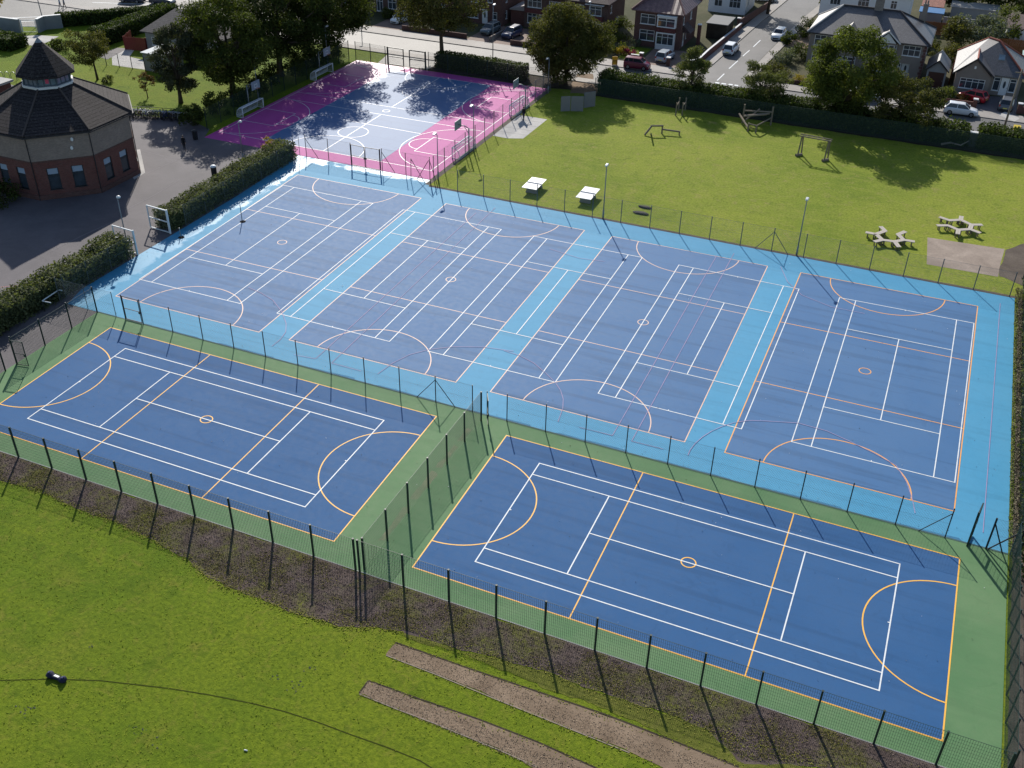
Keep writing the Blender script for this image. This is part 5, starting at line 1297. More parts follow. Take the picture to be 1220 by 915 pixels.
lw.build('window', M_glass('lantern glass', (.10,.13,.16), .1), lant); lf.build('window_frame', M('slate blue frame', (.06,.085,.11), .5, .4), lant)
mb = MB(); a, b = A[6], A[7]; mb.face(*[(a[0]*1.013+(b[0]-a[0])*u*1.013, a[1]*1.013+(b[1]-a[1])*u*1.013, z) for u, z in ((.42,10.45),(.60,10.45),(.60,10.9),(.42,10.9))]); mb.build('poster', M('pink poster', (.55,.07,.14), .7), lant)
lr = MB(); e0, e1 = octo(2.85, 11.2), octo(2.85, 11.06)
for k in range(8): j = (k+1)%8; lr.face(e0[k], e0[j], (0,0,14.5)); lr.face(e1[k], e1[j], e0[j], e0[k])
lr.face(*reversed(e1)); lr.build('lantern_roof', TDARK, lant)
mb = MB(); c0 = octo(.36, 14.12)
for k in range(8): mb.face(c0[k], c0[(k+1)%8], (0,0,14.62))
mb.face(*reversed(c0)); mb.build('finial_cap', LEAD, lant)
for (u, z) in ((4.3, 6.1), (4.1, 5.2)):
    P = lambda uu, zz, kk=0: None
    a, b = Vu[6][:2], Vu[7][:2]; L = math.dist(a, b); d = ((b[0]-a[0])/L, (b[1]-a[1])/L); p = (a[0]+d[0]*u + d[1]*.08, a[1]+d[1]*u - d[0]*.08)
    mb = MB(); mb.lathe([(.05, z-.2), (.14, z-.1), (.14, z+.1), (.05, z+.2)], 8, p); mb.build('wall_light', UPVC, root)
root = thing('school_wing', 'low tiled wing attached on the far left of the octagonal building', 'school building', (-82, 33.2))
mb = MB()
for s0, s1 in (((0,0),(11.2,0)), ((11.2,0),(11.2,11)), ((11.2,11),(0,11)), ((0,11),(0,0))): wall_panel(mb, s0, s1, 0, 4.6)
mb.build('wall', BBUFF, root); mb = MB(); gable_roof(mb, -.4, 11.4, -.5, 11.5, 4.75, 7.6, 'x'); mb.build('roof', TDARK, root)
root = thing('flat_roofed_block', 'low pale flat-roofed block behind the octagonal building at the left edge', 'school building', (-104, 46.0))
mb = MB()
for s0, s1 in (((0,0),(19.5,0)), ((19.5,0),(19.5,6.6)), ((19.5,6.6),(0,6.6)), ((0,6.6),(0,0))): wall_panel(mb, s0, s1, 0, 3.5)
mb.build('wall', BRED, root); mb = MB(); mb.box(-.3,19.8,-.3,6.9,3.5,3.75); mb.build('roof', CONC, root)
sheet('paving_slab', [g(153, 180), g(167, 178), g(173, 206), g(160, 214), g(154, 206)], .019, CONC)

# --- house with plum hipped roof at the junction
root = plain_house('brick_house', 'dark brick house with plum hipped roof and white bay windows at the road junction', (-22.9, 117.0), 7.4, 9.4, 5.3, BDARK,
    front=[((.9,3.3,3.35,4.85), 2), ((.9,3.3,.9,2.5), 2)], right=[((1.0,1.7,3.6,4.9), 1), ((1.6,2.6,.15,2.25), 'door'), ((5.2,6.2,3.5,4.8), 2), ((3.3,3.7,1.0,2.2), 1)], left=[((3,4.2,3.4,4.7), 2)])
mb = MB(); hip_roof(mb, -.5, 7.9, -.5, 9.9, 5.4, ((3.0,4.2),(4.4,5.2),8.5)); rf = mb.build('roof', TPUR, root)
ridge_tiles(rf, [((-.5,-.5,5.45),(3.0,4.2,8.55)), ((7.9,-.5,5.45),(4.4,5.2,8.55)), ((3.0,4.2,8.55),(4.4,5.2,8.55)), ((7.9,9.9,5.45),(4.4,5.2,8.55))], M('plum ridge tiles', (.17,.085,.08), .8, .3, .2, 3)); chimney(rf, 1.2, 6.5, 6.2, 9.4, BDARK)
mb = MB(); B0 = [(3.75,0),(3.75,-.75),(6.65,-.75),(6.65,0)]
for i in range(3): wall_panel(mb, B0[i], B0[i+1], 2.62, 3.3)
mb.build('bay_panel', THANG, root); mb = MB(); Pb = wall_panel(mb, B0[1], B0[2], 0, 2.58, [(.1,2.8,.75,2.45)]); wall_panel(mb, B0[0], B0[1], 0, 2.58); wall_panel(mb, B0[2], B0[3], 0, 2.58); mb.build('bay_wall', WREND, root); window(root, Pb, (.1,2.8,.75,2.45), 3, name='bay_window')
mb = MB(); Pb = wall_panel(mb, B0[1], B0[2], 3.32, 4.95, [(.1,2.8,3.4,4.75)]); wall_panel(mb, B0[0], B0[1], 3.32, 4.95); wall_panel(mb, B0[2], B0[3], 3.32, 4.95); mb.box(3.65, 6.75, -.85, .0, 4.95, 5.07); mb.build('bay_wall', WREND, root); window(root, Pb, (.1,2.8,3.4,4.75), 2, name='bay_window')
mb = MB(); mb.add([(7.4,1.0,2.5),(8.7,1.0,2.5),(8.7,3.6,2.5),(7.4,3.6,2.5),(7.4,1.0,3.6),(7.4,3.6,3.6)], [(0,3,2,1),(0,1,4),(1,2,5,4),(2,3,5),(0,4,5,3)]); mb.build('porch_roof', TBRN, root)
# --- brown pair behind the round tree
root = plain_house('brick_house', 'wide dark brown brick pair of houses with tile-hung bays behind the round tree', (-42.2, 118.8), 14.2, 9.0, 5.1, BBROWN,
    front=[((.6,3.0,3.3,4.7), 3), ((4.3,6.3,3.3,4.6), 2), ((8.3,10.2,3.3,4.6), 3), ((11.1,13.2,3.2,4.6), 2), ((.6,3.0,.8,2.4), 3), ((4.6,5.6,.1,2.2), 'door'), ((8.4,9.4,.1,2.2), 'door'), ((11.0,13.3,.8,2.4), 3)], right=[((1.5,2.3,3.4,4.6), 1), ((5,6,1,2.2), 2)], left=[((2,3,3.4,4.6), 1)])
mb = MB(); hip_roof(mb, -.4, 14.6, -.5, 9.5, 5.2, ((4.0,4.5),(10.4,4.5),8.4)); rf = mb.build('roof', TBRN, root); chimney(rf, 7.1, 4.5, 7.9, 10, BDARK, pots=4)
for x in (.3, 10.7):
    mb = MB(); 
    for a, b in (((x,0),(x,-.5)), ((x,-.5),(x+2.9,-.5)), ((x+2.9,-.5),(x+2.9,0))): wall_panel(mb, a, b, 2.5, 3.2)
    mb.build('tile_hung_panel', THANG, root); mb = MB(); mb.box(x-.1, x+3.0, -.6, 0, 4.85, 4.98); mb.build('bay_cap', WFASC, root)
root = thing('side_extension', 'small lean-to extension with pale roof between the two brick houses', 'extension', (-44.9, 119.6))
mb = MB(); mb.box(0,2.5,0,5,0,2.4); mb.build('wall', BRED, root); mb = MB(); mb.add([(-.15,-.25,2.4),(2.6,-.25,2.4),(2.6,5.2,2.4),(-.15,5.2,2.4),(-.15,-.25,2.55),(2.6,-.25,3.3),(2.6,5.2,3.3),(-.15,5.2,2.55)], [(0,3,2,1),(4,5,6,7),(0,1,5,4),(1,2,6,5),(2,3,7,6),(3,0,4,7)]); mb.build('roof', M('pale felt roof', (.34,.30,.29), .8), root)
root = plain_house('brick_house', 'red brick house with white arched door behind the big street tree', (-59.5, 117.6), 14.0, 9.5, 5.4, BDARK,
    front=[((8.3,9.9,3.3,4.7), 2), ((11.3,12.2,3.5,4.7), 1), ((7.6,9.6,.8,2.4), 3), ((10.3,11.3,.1,2.4), 'door'), ((12.2,13.0,.9,2.1), 1), ((1.5,3.5,3.3,4.7), 2), ((1.5,3.5,.8,2.4), 3)], right=[((1.2,1.9,.9,2.2), 1), ((1.2,1.9,3.5,4.7), 1)])
mb = MB(); hip_roof(mb, -.4, 14.4, -.5, 10, 5.5, ((4.5,4.75),(9.5,4.75),8.8)); rf = mb.build('roof', TBRN, root); chimney(rf, 7, 4.75, 8.2, 10.2, BDARK, pots=4)
root = plain_house('brick_house', 'dark brick house with tall white window left of the big street tree', (-77.0, 116.5), 13.0, 9.5, 5.4, BBROWN,
    front=[((8.6,9.8,.2,2.6), 2), ((8.2,10.2,3.3,4.7), 3), ((11,12.2,3.3,4.7), 2), ((10.8,12.4,.8,2.4), 2), ((2,4,3.3,4.7), 2), ((2,4,.8,2.4), 3)], right=[((2,3,3.4,4.6), 1)])
mb = MB(); hip_roof(mb, -.4, 13.4, -.5, 10, 5.5, ((4.5,4.75),(8.5,4.75),8.8)); mb.build('roof', TBRN, root)
# --- grey slate semi
root = plain_house('rendered_house', 'large grey pebbledash semi-detached house with hipped slate roof behind the feathery tree', (3.7, 117.4), 16.2, 10.0, 5.0, PEBBLE,
    front=[((13.1,15.5,3.3,4.75), 3, .6), ((.7,3.1,3.3,4.75), 3, .6), ((.7,2.6,.9,2.4), 3, .6), ((13.4,14.5,.1,2.2), 'door', UPVC, .6), ((12.9,13.3,.4,2.2), 1)], right=[((2,2.7,3.4,4.5), 1), ((6,7.2,3.3,4.5), 2), ((5,6,.1,2.1), 'door')], left=[((1.0,2.8,3.3,4.75), 3, .6), ((1.0,2.8,.9,2.4), 3, .6), ((6,7,3.3,4.5), 2)])
mb = MB(); hip_roof(mb, -.45, 16.65, -.45, 10.45, 5.1, ((3.4,4.9),(11.4,4.9),8.1)); rf = mb.build('roof', SLATE, root)
RD = M('dark ridge tiles', (.06,.05,.05), .8, .3, .2, 3); PR = M('pale ridge mortar', (.42,.41,.40), .8, .3, .2, 3)
ridge_tiles(rf, [((16.65,-.45,5.15),(11.4,4.9,8.15)), ((16.65,10.45,5.15),(11.4,4.9,8.15)), ((3.4,4.9,8.15),(11.4,4.9,8.15))], RD); ridge_tiles(rf, [((-.45,-.45,5.15),(3.4,4.9,8.15)), ((-.45,10.45,5.15),(3.4,4.9,8.15))], PR)
chimney(rf, 8.4, 4.9, 7.6, 9.6, M_brick('chimney render', (.22,.19,.17), (.2,.17,.15)), 1.2, .6, 4); chimney(rf, 14.6, 8.6, 5.6, 8.6, PEBBLE, .7, .5, 2)
for x in (9.3, 4.0):
    mb = MB(); B0 = [(x,0),(x+.25,-.9),(x+2.75,-.9),(x+3.0,0)]; bw = []
    for i in range(3):
        Lw = math.dist(B0[i], B0[i+1]); ops = [(.1,Lw-.1,.9,2.4),(.1,Lw-.1,3.3,4.7)]; P = wall_panel(mb, B0[i], B0[i+1], 0, 5.0, ops); bw += [(P, o, 3 if i == 1 else 1) for o in ops]
    mb.build('bay_wall', PEBBLE, root)
    for P, o, nx in bw: window(root, P, o, nx, .65, name='bay_window')
    mb = MB(); gable_roof(mb, x-.35, x+3.35, -1.25, 2.6, 5.05, 6.6, 'y'); mb.build('bay_roof', SLATE, root)
    mb = MB(); mb.add([(x+.2,-.95,5.0),(x+2.8,-.95,5.0),(x+1.5,-.95,6.3),(x+.2,-.85,5.0),(x+2.8,-.85,5.0),(x+1.5,-.85,6.3)], [(0,1,2),(5,4,3),(0,3,4,1),(1,4,5,2),(2,5,3,0)]); mb.build('bay_gable', WREND, root)
    mb = MB(); mb.bar((x-.38,-1.29,5.06),(x+1.5,-1.29,6.62), .05, .16); mb.bar((x+3.38,-1.29,5.06),(x+1.5,-1.29,6.62), .05, .16); mb.build('barge_board', WFASC, root)
mb = MB(); mb.bar((-.5,-.5,5.0),(16.7,-.5,5.0), .10, .10); mb.bar((16.7,-.5,5.0),(16.7,10.5,5.0), .10, .10); mb.build('gutter', FASCIA, root)
# brick quoins on the right corner
mb = MB()
for k in range(12): mb.box(15.9 if k % 2 else 15.75, 16.215, -.015, .2, .1 + k*.4, .45 + k*.4)
mb.build('corner_bricks', BRED, root)
# --- bungalow
root = plain_house('bungalow', 'pebbledash bungalow with bright slate roof, red ridge tiles and white front door', (24.5, 115.4), 8.5, 9.6, 2.75, PEBBLE,
    front=[((5.0,5.85,.65,2.45), 1, .75), ((5.95,6.95,.12,2.5), 'door'), ((7.05,7.9,.65,2.45), 1, .75)], right=[((3,4.2,1,2.2), 2)])
mb = MB(); hip_roof(mb, -.45, 8.95, -.4, 10, 2.85, ((3.2,5.6),(4.6,4.3),6.2)); rf = mb.build('roof', SLATE, root)
RDT = M('red ridge tiles', (.30,.09,.06), .8, .3, .2, 3)
ridge_tiles(rf, [((3.2,5.6,6.24),(4.6,4.3,6.24)), ((8.95,-.4,2.9),(4.6,4.3,6.24)), ((8.95,10,2.9),(4.6,4.3,6.24)), ((-.45,10,2.9),(3.2,5.6,6.24))], RDT)
mb = MB(); mb.add([(4.9,1.6,4.33),(5.7,1.6,4.33),(5.7,2.3,4.86),(4.9,2.3,4.86),(4.9,1.6,4.43),(5.7,1.6,4.43),(5.7,2.3,4.96),(4.9,2.3,4.96)], [(0,3,2,1),(4,5,6,7),(0,1,5,4),(1,2,6,5),(2,3,7,6),(3,0,4,7)]); mb.build('skylight', M_glass('skylight glass', (.16,.20,.23), .15), rf)
mb = MB(); Pw = wall_panel(mb, (0,-1.5), (4.5,-1.5), 0, 2.75, [(.7,3.9,.85,2.25)]); wall_panel(mb, (4.5,-1.5), (4.5,0), 0, 2.75); wall_panel(mb, (0,0), (0,-1.5), 0, 2.75)
mb.face((0,-1.5,2.75),(4.5,-1.5,2.75),(2.25,-1.5,4.75)); mb.build('gable_wall', PEBBLE, root); window(root, Pw, (.7,3.9,.85,2.25), 4, .7, name='bay_window')
mb = MB(); gable_roof(mb, -.4, 4.9, -1.9, 3.4, 2.8, 5.05, 'y'); rg = mb.build('gable_roof', SLATE, root); ridge_tiles(rg, [((2.25,-1.9,5.1),(2.25,3.4,5.1))], RDT, .11)
mb = MB(); mb.bar((-.42,-1.94,2.78),(2.25,-1.94,5.02), .05, .2); mb.bar((4.92,-1.94,2.78),(2.25,-1.94,5.02), .05, .2); mb.build('barge_board', FASCIA, root); mb = MB(); mb.box(2.1,2.35,-1.56,-1.5,3.6,3.95); mb.build('alarm_box', UPVC, root)
root = thing('garage', 'small grey garage with pitched roof and brown door beside the bungalow', 'garage', (20.7, 115.2))
mb = MB(); P = wall_panel(mb, (0,0), (2.6,0), 0, 2.35, [(.25,2.35,.02,2.15)]); wall_panel(mb, (2.6,0), (2.6,5.5), 0, 2.35); wall_panel(mb, (2.6,5.5), (0,5.5), 0, 2.35); wall_panel(mb, (0,5.5), (0,0), 0, 2.35); mb.face((0,0,2.35),(2.6,0,2.35),(1.3,0,3.55)); mb.face((2.6,5.5,2.35),(0,5.5,2.35),(1.3,5.5,3.55)); mb.build('wall', GREND, root)
door(root, P, (.25,2.35,.02,2.15), M('brown garage door', (.06,.025,.018), .5, .4), .09, False, 'garage_door'); mb = MB(); gable_roof(mb, -.25, 2.85, -.3, 5.8, 2.4, 3.85, 'y'); mb.build('roof', SLATE, root); mb = MB(); mb.bar((-.27,-.33,2.38),(1.3,-.33,3.83), .05, .16); mb.bar((2.87,-.33,2.38),(1.3,-.33,3.83), .05, .16); mb.build('barge_board', FASCIA, root)
# --- background houses and sheds beyond the semi
root = plain_house('rendered_house', 'white rendered house standing behind the grey slate roof', (1.5, 141.0), 14.0, 9.0, 6.3, WREND, front=[((5.9,7.7,3.9,5.6), 3, .6), ((1.5,3.2,3.9,5.6), 3, .6), ((11,12,4.2,5.5), 2), ((5.9,7.7,.9,2.4), 3)], left=[((2,4,3.9,5.5), 3), ((2,4,.9,2.4), 3)])
mb = MB(); hip_roof(mb, -.4, 14.4, -.5, 9.5, 6.4, ((4.5,4.5),(9.5,4.5),9.4)); mb.build('roof', SLATE, root)
root = plain_house('rendered_house', 'small white rendered house with bay at the top of the side road', (-17.6, 143.5), 6.5, 8.0, 5.2, WREND, front=[((1.0,2.4,1.0,2.6), 2), ((3.6,5.6,1.0,2.6), 3), ((1,2.4,3.4,4.7), 2), ((3.6,5.6,3.4,4.7), 3)], right=[((1.5,2.7,1,2.4), 2)])
mb = MB(); hip_roof(mb, -.4, 6.9, -.4, 8.4, 5.3, ((2.8,4),(3.7,4),8.0)); mb.build('roof', TGREY, root)
def shed(name, label, loc, W, D, h0, h1, wm, rm, rz=0):
    root = thing(name, label, 'shed', loc, rz); mb = MB()
    mb.add([(0,0,0),(W,0,0),(W,D,0),(0,D,0),(0,0,h0),(W,0,h0),(W,D,h1),(0,D,h1)], [(0,1,5,4),(1,2,6,5),(2,3,7,6),(3,0,4,7)]); mb.build('wall', wm, root)
    mb = MB(); e = .2; mb.add([(-e,-e,h0),(W+e,-e,h0),(W+e,D+e,h1),(-e,D+e,h1),(-e,-e,h0+.1),(W+e,-e,h0+.1),(W+e,D+e,h1+.1),(-e,D+e,h1+.1)], [(0,3,2,1),(4,5,6,7),(0,1,5,4),(1,2,6,5),(2,3,7,6),(3,0,4,7)]); mb.build('roof', rm, root); return root
FELT = M('grey felt roof', (.20,.20,.195), .85, .3, .15, 1); BLU = M('blue tarpaulin', (.06,.20,.42), .6, .3); 
shed('carport', 'dark carport with grey flat roof behind the white-coped garden wall', (-13.6, 126.2), 3.2, 5.0, 2.3, 2.35, SOIL, FELT)
shed('garden_shed', 'pale lean-to shed with blue tarpaulin roof behind the grey slate house', (16.9, 150.6), 3.6, 1.6, 2.2, 2.6, GREND, BLU)
shed('garden_shed', 'outbuilding with orange-red tiled roof at the top edge', (17.0, 152.8), 3.2, 4.0, 2.7, 3.7, BRED, M_tile('orange tiles', (.26,.10,.07), .3, .3))
shed('flat_garage', 'long low garage with pale flat roof at the top right', (21.6, 155.0), 7.4, 4.0, 2.6, 2.7, GREND, M('pale grey roof sheet', (.30,.29,.27), .85))
shed('outbuilding', 'white rendered outbuilding with brown roof at the right edge', (30.6, 144.0), 6.0, 5.5, 2.6, 3.6, WREND, TBRN)
shed('greenhouse', 'pale green plastic greenhouse beside the bungalow at the right edge', (33.2, 128.0), 2.6, 4.0, 1.9, 2.3, M_glass('green plastic', (.30,.40,.35), .3), M_glass('green plastic roof', (.35,.45,.40), .3))
o = MB().lathe([(.3,0),(.55,.2),(.5,.6),(.2,.8)], 9).build('yellow_bucket', YEL); o.location = (31.9, 128.5, 0); tag(o, 'bright yellow tub beside the greenhouse at the right edge', 'tub')
def wallrun(name, label, pts, h, mat, cap=None, t=.22, cat='wall', group=None, piers=()):
    o = pts[0]; root = thing(name, label, cat, o, group=group); L = [(p[0]-o[0], p[1]-o[1]) for p in pts]; mb = MB(); cb = MB()
    for i, (a, b) in enumerate(zip(L[:-1], L[1:])):
        hh = h - .004 * i; mb.bar((*a, hh/2), (*b, hh/2), t, hh); cb.bar((*a, hh+.035), (*b, hh+.035), t+.08, .07)
    mb.build('wall', mat, root)
    if cap: cb.build('coping', cap, root)
    for p in piers:
        q = (p[0]-o[0], p[1]-o[1]); mb = MB(); mb.box(q[0]-.25,q[0]+.25,q[1]-.25,q[1]+.25,0,h+.35); pr = mb.build('pier', mat, root); mb = MB(); mb.box(q[0]-.31,q[0]+.31,q[1]-.31,q[1]+.31,h+.352,h+.47); mb.build('cap', cap or WFASC, pr)
    return root
wallrun('garden_wall', 'brick garden wall with white coping running up the side road', [(-12.4,109.0),(-11.4,109.3),(-10.75,111),(-10.65,116),(-9.6,134)], 1.0, BRED, WFASC)
wallrun('garden_wall', 'brick wall with pale-capped piers in front of the hip-roofed house', [(-20.6,108.6),(-19.0,108.6)], .9, BDARK, WFASC, piers=[(-19.0,108.6)])
wallrun('gate_pier', 'brick gate pier with pale cap right of the silver car', [(-15.0,108.5),(-14.6,108.5)], .8, BDARK, WFASC, piers=[(-14.8,108.5)])
wallrun('garden_wall', 'low brick wall with white-capped pier in front of the bungalow', [(21.4,108.6),(27.6,108.6)], .7, BRED, None, piers=[(27.7,108.6)])
wallrun('garden_wall', 'brick wall with capped pier right of the dark grey car on the bungalow drive', [(33.3,108.6),(40,108.6)], .9, BRED, None, piers=[(33.2,108.6)])
wallrun('garden_wall', 'long low brick garden wall before the grey slate house', [(-1.6,107.9),(19.8,107.9)], .6, BDARK, None)
wallrun('garden_wall', 'low brick garden wall with gaps before the red brick houses', [(-40.0,108.1),(-25,108.1)], .8, BDARK, None)
wallrun('garden_wall', 'low brick wall before the house behind the street tree', [(-59,108.1),(-47.5,108.1)], .8, BDARK, None)
wallrun('garden_wall', 'low pale post-like wall between the two cars on the brick drives', [(-43.7,108.4),(-43.5,113)], .7, PEBBLE, None)
wallrun('brick_pillar', 'tall brick pillar with white cap beside the house with plum roof', [(-13.9,121.6),(-13.5,121.6)], 2.7, BRED, WFASC, piers=[(-13.7,121.6)])
wallrun('garden_wall', 'grey garden boundary wall behind the large bushes at top right', [(20.8,149.0),(31,149.4)], 2.2, GREND, None)
wallrun('brick_wall', 'dark brick garden wall with pier by the tall tree on the side road', [(-10.3,134.5),(-8.4,150)], 1.2, BDARK, None, piers=[(-10.2,134.6)])
ORF = M('orange stained fence', (.26,.10,.04), .85, .2, .25, 3); RDF = M('red stained fence', (.20,.045,.035), .85, .2, .25, 3)
def boards(label, pts, h, mat, group='board fences round the gardens'):
    o = pts[0]; root = thing('board_fence', label, 'fence', o, group=group); L = [(p[0]-o[0], p[1]-o[1]) for p in pts]
    for a, b in zip(L[:-1], L[1:]):
        n = max(1, round(math.dist(a, b) / 1.83)); 
        for k in range(n):
            p = (a[0]+(b[0]-a[0])*k/n, a[1]+(b[1]-a[1])*k/n); q = (a[0]+(b[0]-a[0])*(k+1)/n, a[1]+(b[1]-a[1])*(k+1)/n)
            mb = MB(); m_ = 12
            for j in range(m_):
                u, v = j/m_, (j+.92)/m_; off = .012*(j%2); d = Vector((q[0]-p[0], q[1]-p[1])).normalized(); nx_ = (-d.y*off, d.x*off)
                mb.bar((p[0]+(q[0]-p[0])*u+nx_[0], p[1]+(q[1]-p[1])*u+nx_[1], h/2), (p[0]+(q[0]-p[0])*v+nx_[0], p[1]+(q[1]-p[1])*v+nx_[1], h/2), .025, h)
            mb.build('panel', mat, root); mb = MB(); mb.box(p[0]-.05,p[0]+.05,p[1]-.05,p[1]+.05,0,h+.08); mb.build('post', mat, root)
    return root
boards('orange board fence behind the grey slate house', [(17.6,145.2),(23.5,145.6)], 2.0, ORF)
boards('orange-brown board fence at the right edge behind the bungalow', [(29.5,140.0),(38,140.5)], 1.9, ORF)
boards('red board fence round the yard of the small tiled house', [(-87.4,83.2),(-87.2,80.4),(-90.6,79.7),(-92.2,83.2)], 1.9, RDF)
boards('orange board fence beside the bungalow garage', [(23.9,118),(24.0,126)], 1.7, RDF)
root = plain_house('tiled_cottage', 'small pale house with brown-grey tiled roof half hidden by the willow-like tree', (-87.1, 80.6), 13.0, 8.0, 2.9, GREND, front=[((1.0,2.4,1,2.2), 2), ((6,8,1,2.2), 3)], left=[((3,4.4,1,2.2), 2)])
mb = MB(); hip_roof(mb, -.5, 13.5, -.5, 8.5, 3.0, ((3.0,4),(10,4),5.7)); mb.build('roof', TGREY, root)
shed('block_shed', 'grey block shed with pale flat roof beside the dark trees', (-81.1, 72.8), 3.6, 4.0, 2.45, 2.5, GREND, M('pale shed roof', (.42,.45,.46), .7))
wallrun('entrance_wall', 'grey rendered wall left of the school entrance gate', [(-117,79.4),(-114.6,79.6),(-111.2,79.9)], 2.0, GREND, WFASC, .4)
wallrun('entrance_wall', 'grey rendered wall right of the school entrance gate', [(-108.8,81.1),(-109.3,83.0),(-107.6,85.0)], 2.0, GREND, WFASC, .4)
gate_leaf('school_gate', 'pale iron gate between the two grey entrance walls', (-111.0, 80.0), R(25), 2.2, 1.9, WHG, CHAIN, t=.04, weld=False)
fence('post_fence', 'thin dark fence posts along the concrete path on the left lawn', (-89.6, 72.0), (-80.9, 72.6), 4, 1.9, 'chain', BLKPOST, CHAIN, .05)
sheet('brick_drive', [(-19.0,107.5),(-12.6,107.5),(-11.0,111.5),(-10.9,117),(-19.3,117)], .016, DRIVE)
sheet('brick_drive', [(27.8,107.2),(33.0,107.2),(33.0,115.4),(24.5,113.8),(24.5,109.2),(27.8,109.2)], .016, TARMAC)
sheet('brick_drive', [(-47.5,107.5),(-38.2,107.5),(-38.2,118),(-47.5,118)], .016, DRIVE)
sheet('drive', [(-64.5,107.5),(-59.5,107.5),(-59.5,117),(-64.5,117)], .016, DRIVE)
sheet('front_lawn', wobble([(-22.8,109),(-19.6,109),(-19.6,116),(-22.8,116)], 1, .1, 40), .013, GRASS)
sheet('pavement_patch', [g(1189,138), g(1197,134), g(1215,142), g(1208,146)], .125, CONC)
sheet('drive', [(-1.0, 127), (6, 127), (8, 141), (.4, 141)], .016, EARTH)

# ------------------------------------------------------------------ hedges
H_A = M_leaf('long hedge leaves', (.036,.048,.022), (.165,.185,.090), .32); H_B = M_leaf('clipped hedge leaves', (.020,.036,.010), (.085,.110,.028), .32); H_C = M_leaf('conifer hedge leaves', (.012,.026,.008), (.075,.105,.025), .3)
hedge('long bushy grey-green hedge along the left edge of the blue courts', (-44.4, 32.0), (-44.4, 53.6), 2.2, 1.95, H_A, 1, 85, .17, .16, .16)
hedge('bushy grey-green hedge beside the tarmac, ending at the open gates', (-44.5, -8), (-44.5, 26.0), 2.4, 2.0, H_A, 2, 80, .18, .18, .2)
hedge('clipped dark hedge between the pink play area and the road', (-45.0, 93.0), (-31.0, 92.7), 1.9, 2.1, H_B, 3, 70, .2, .08, .06)
hedge('very long dark hedge behind the playing field fence, left part', (-19.9, 93.2), (9.0, 93.2), 3.0, 2.45, H_B, 4, 48, .24, .14, .14)
hedge('long ragged dark hedge behind the playing field, middle part', (9.0, 93.2), (27.3, 93.3), 3.0, 2.1, H_B, 5, 48, .26, .3, .3)
hedge('dark bushy hedge at the right end of the playing field', (28.6, 93.4), (45, 93.6), 2.8, 2.3, H_B, 6, 48, .26, .2, .16)
hedge('tall mixed hedge outside the right boundary fence, upper stretch', (36.0, 33.0), (36.0, 56), 3.0, 2.9, H_A, 7, 60, .24, .3, .25)
hedge('tall mixed hedge outside the right boundary fence, lower stretch', (36.1, 14.0), (36.1, 33.0), 3.0, 2.5, H_B, 8, 60, .24, .35, .3)
hedge('clipped hedge by the car park, the farther of two at top left', (-108.9, 85.2), (-98.6, 95.0), 1.6, 2.0, H_C, 9, 55, .24, .1, .08)
hedge('wide clipped hedge at top left, nearer one rising to the small tiled house', (-95.6, 79.6), (-96.2, 97.5), 3.0, 2.3, H_C, 10, 45, .26, .1, .08)
hedge('broad low hedge behind the octagonal roof at the left edge', (-118, 72.6), (-104.6, 73.0), 3.6, 1.8, H_C, 11, 45, .26, .1, .08)

# ------------------------------------------------------------------ trees
L_DK = M_leaf('dark tree leaves', (.016,.028,.007), (.082,.104,.024), .32); L_MD = M_leaf('mid tree leaves', (.025,.042,.009), (.115,.136,.030), .38); L_BR = M_leaf('bright tree leaves', (.040,.060,.012), (.150,.175,.045), .42)
L_OL = M_leaf('olive tree leaves', (.036,.045,.013), (.140,.135,.042), .36); L_GR = M_leaf('grey willow leaves', (.030,.038,.022), (.090,.100,.055), .25); L_RB = M_leaf('russet leaves', (.05,.028,.012), (.16,.095,.035), .3); L_YL = M_leaf('golden leaves', (.16,.13,.015), (.36,.27,.03), .35); L_PK = M_leaf('magenta flower leaves', (.12,.02,.05), (.30,.04,.12), .3); L_SI = M_leaf('silver green leaves', (.06,.075,.05), (.19,.21,.14), .25)
L_FE = M_leaf('feathery tree leaves', (.050,.066,.020), (.165,.180,.062), .35)
tree('massive dark tree behind the shaded corner of the pink play area', (-62.3, 90.5), 17.0, (8.0, 7.4, 8.1), 21, L_DK, 46000, .25, 130, 1.7, 'round', 3.0, .5, 'big trees left of the play area')
tree('tall dark tree filling the gap beside the massive tree', (-62.6, 79.0), 16.0, (6.6, 6.2, 7.7), 22, L_DK, 36000, .24, 110, 1.5, 'round', 2.6, .45, 'big trees left of the play area')
tree('big mid-green tree behind the tarmac at the pink corner', (-63.0, 68.6), 14.2, (6.0, 5.4, 6.8), 23, L_MD, 36000, .23, 110, 1.4, 'round', 2.2, .4, 'big trees left of the play area')
tree('grey-leaved willow-like tree at the end of the bicycle row', (-67.6, 63.6), 10.6, (3.0, 2.9, 4.9), 24, L_GR, 17000, .19, 70, .85, 'round', 1.8, .25, 'big trees left of the play area')
tree('round-crowned street tree behind the clipped hedge by the road', (-45.8, 95.9), 14.4, (6.4, 5.8, 5.8), 25, L_OL, 30000, .23, 120, 1.35, 'dome', 3.2, .32, 'street trees', lean=(0,0))
tree('round dense tree at the far right corner of the pink play area', (-25.3, 93.4), 10.9, (5.5, 4.8, 5.2), 26, L_OL, 52000, .20, 220, 1.05, 'dense', 1.4, .3, 'trees along the field edge')
tree('small feathery tree with spiky top rising from the field hedge', (-7.6, 93.6), 7.2, (3.1, 2.6, 2.9), 27, L_FE, 10500, .15, 60, .7, 'cone', 1.6, .12, 'trees along the field edge')
tree('small feathery rounded tree at the road junction hedge', (1.6, 94.6), 6.0, (3.0, 2.6, 2.3), 28, L_FE, 11000, .15, 66, .7, 'round', 1.5, .12, 'trees along the field edge')
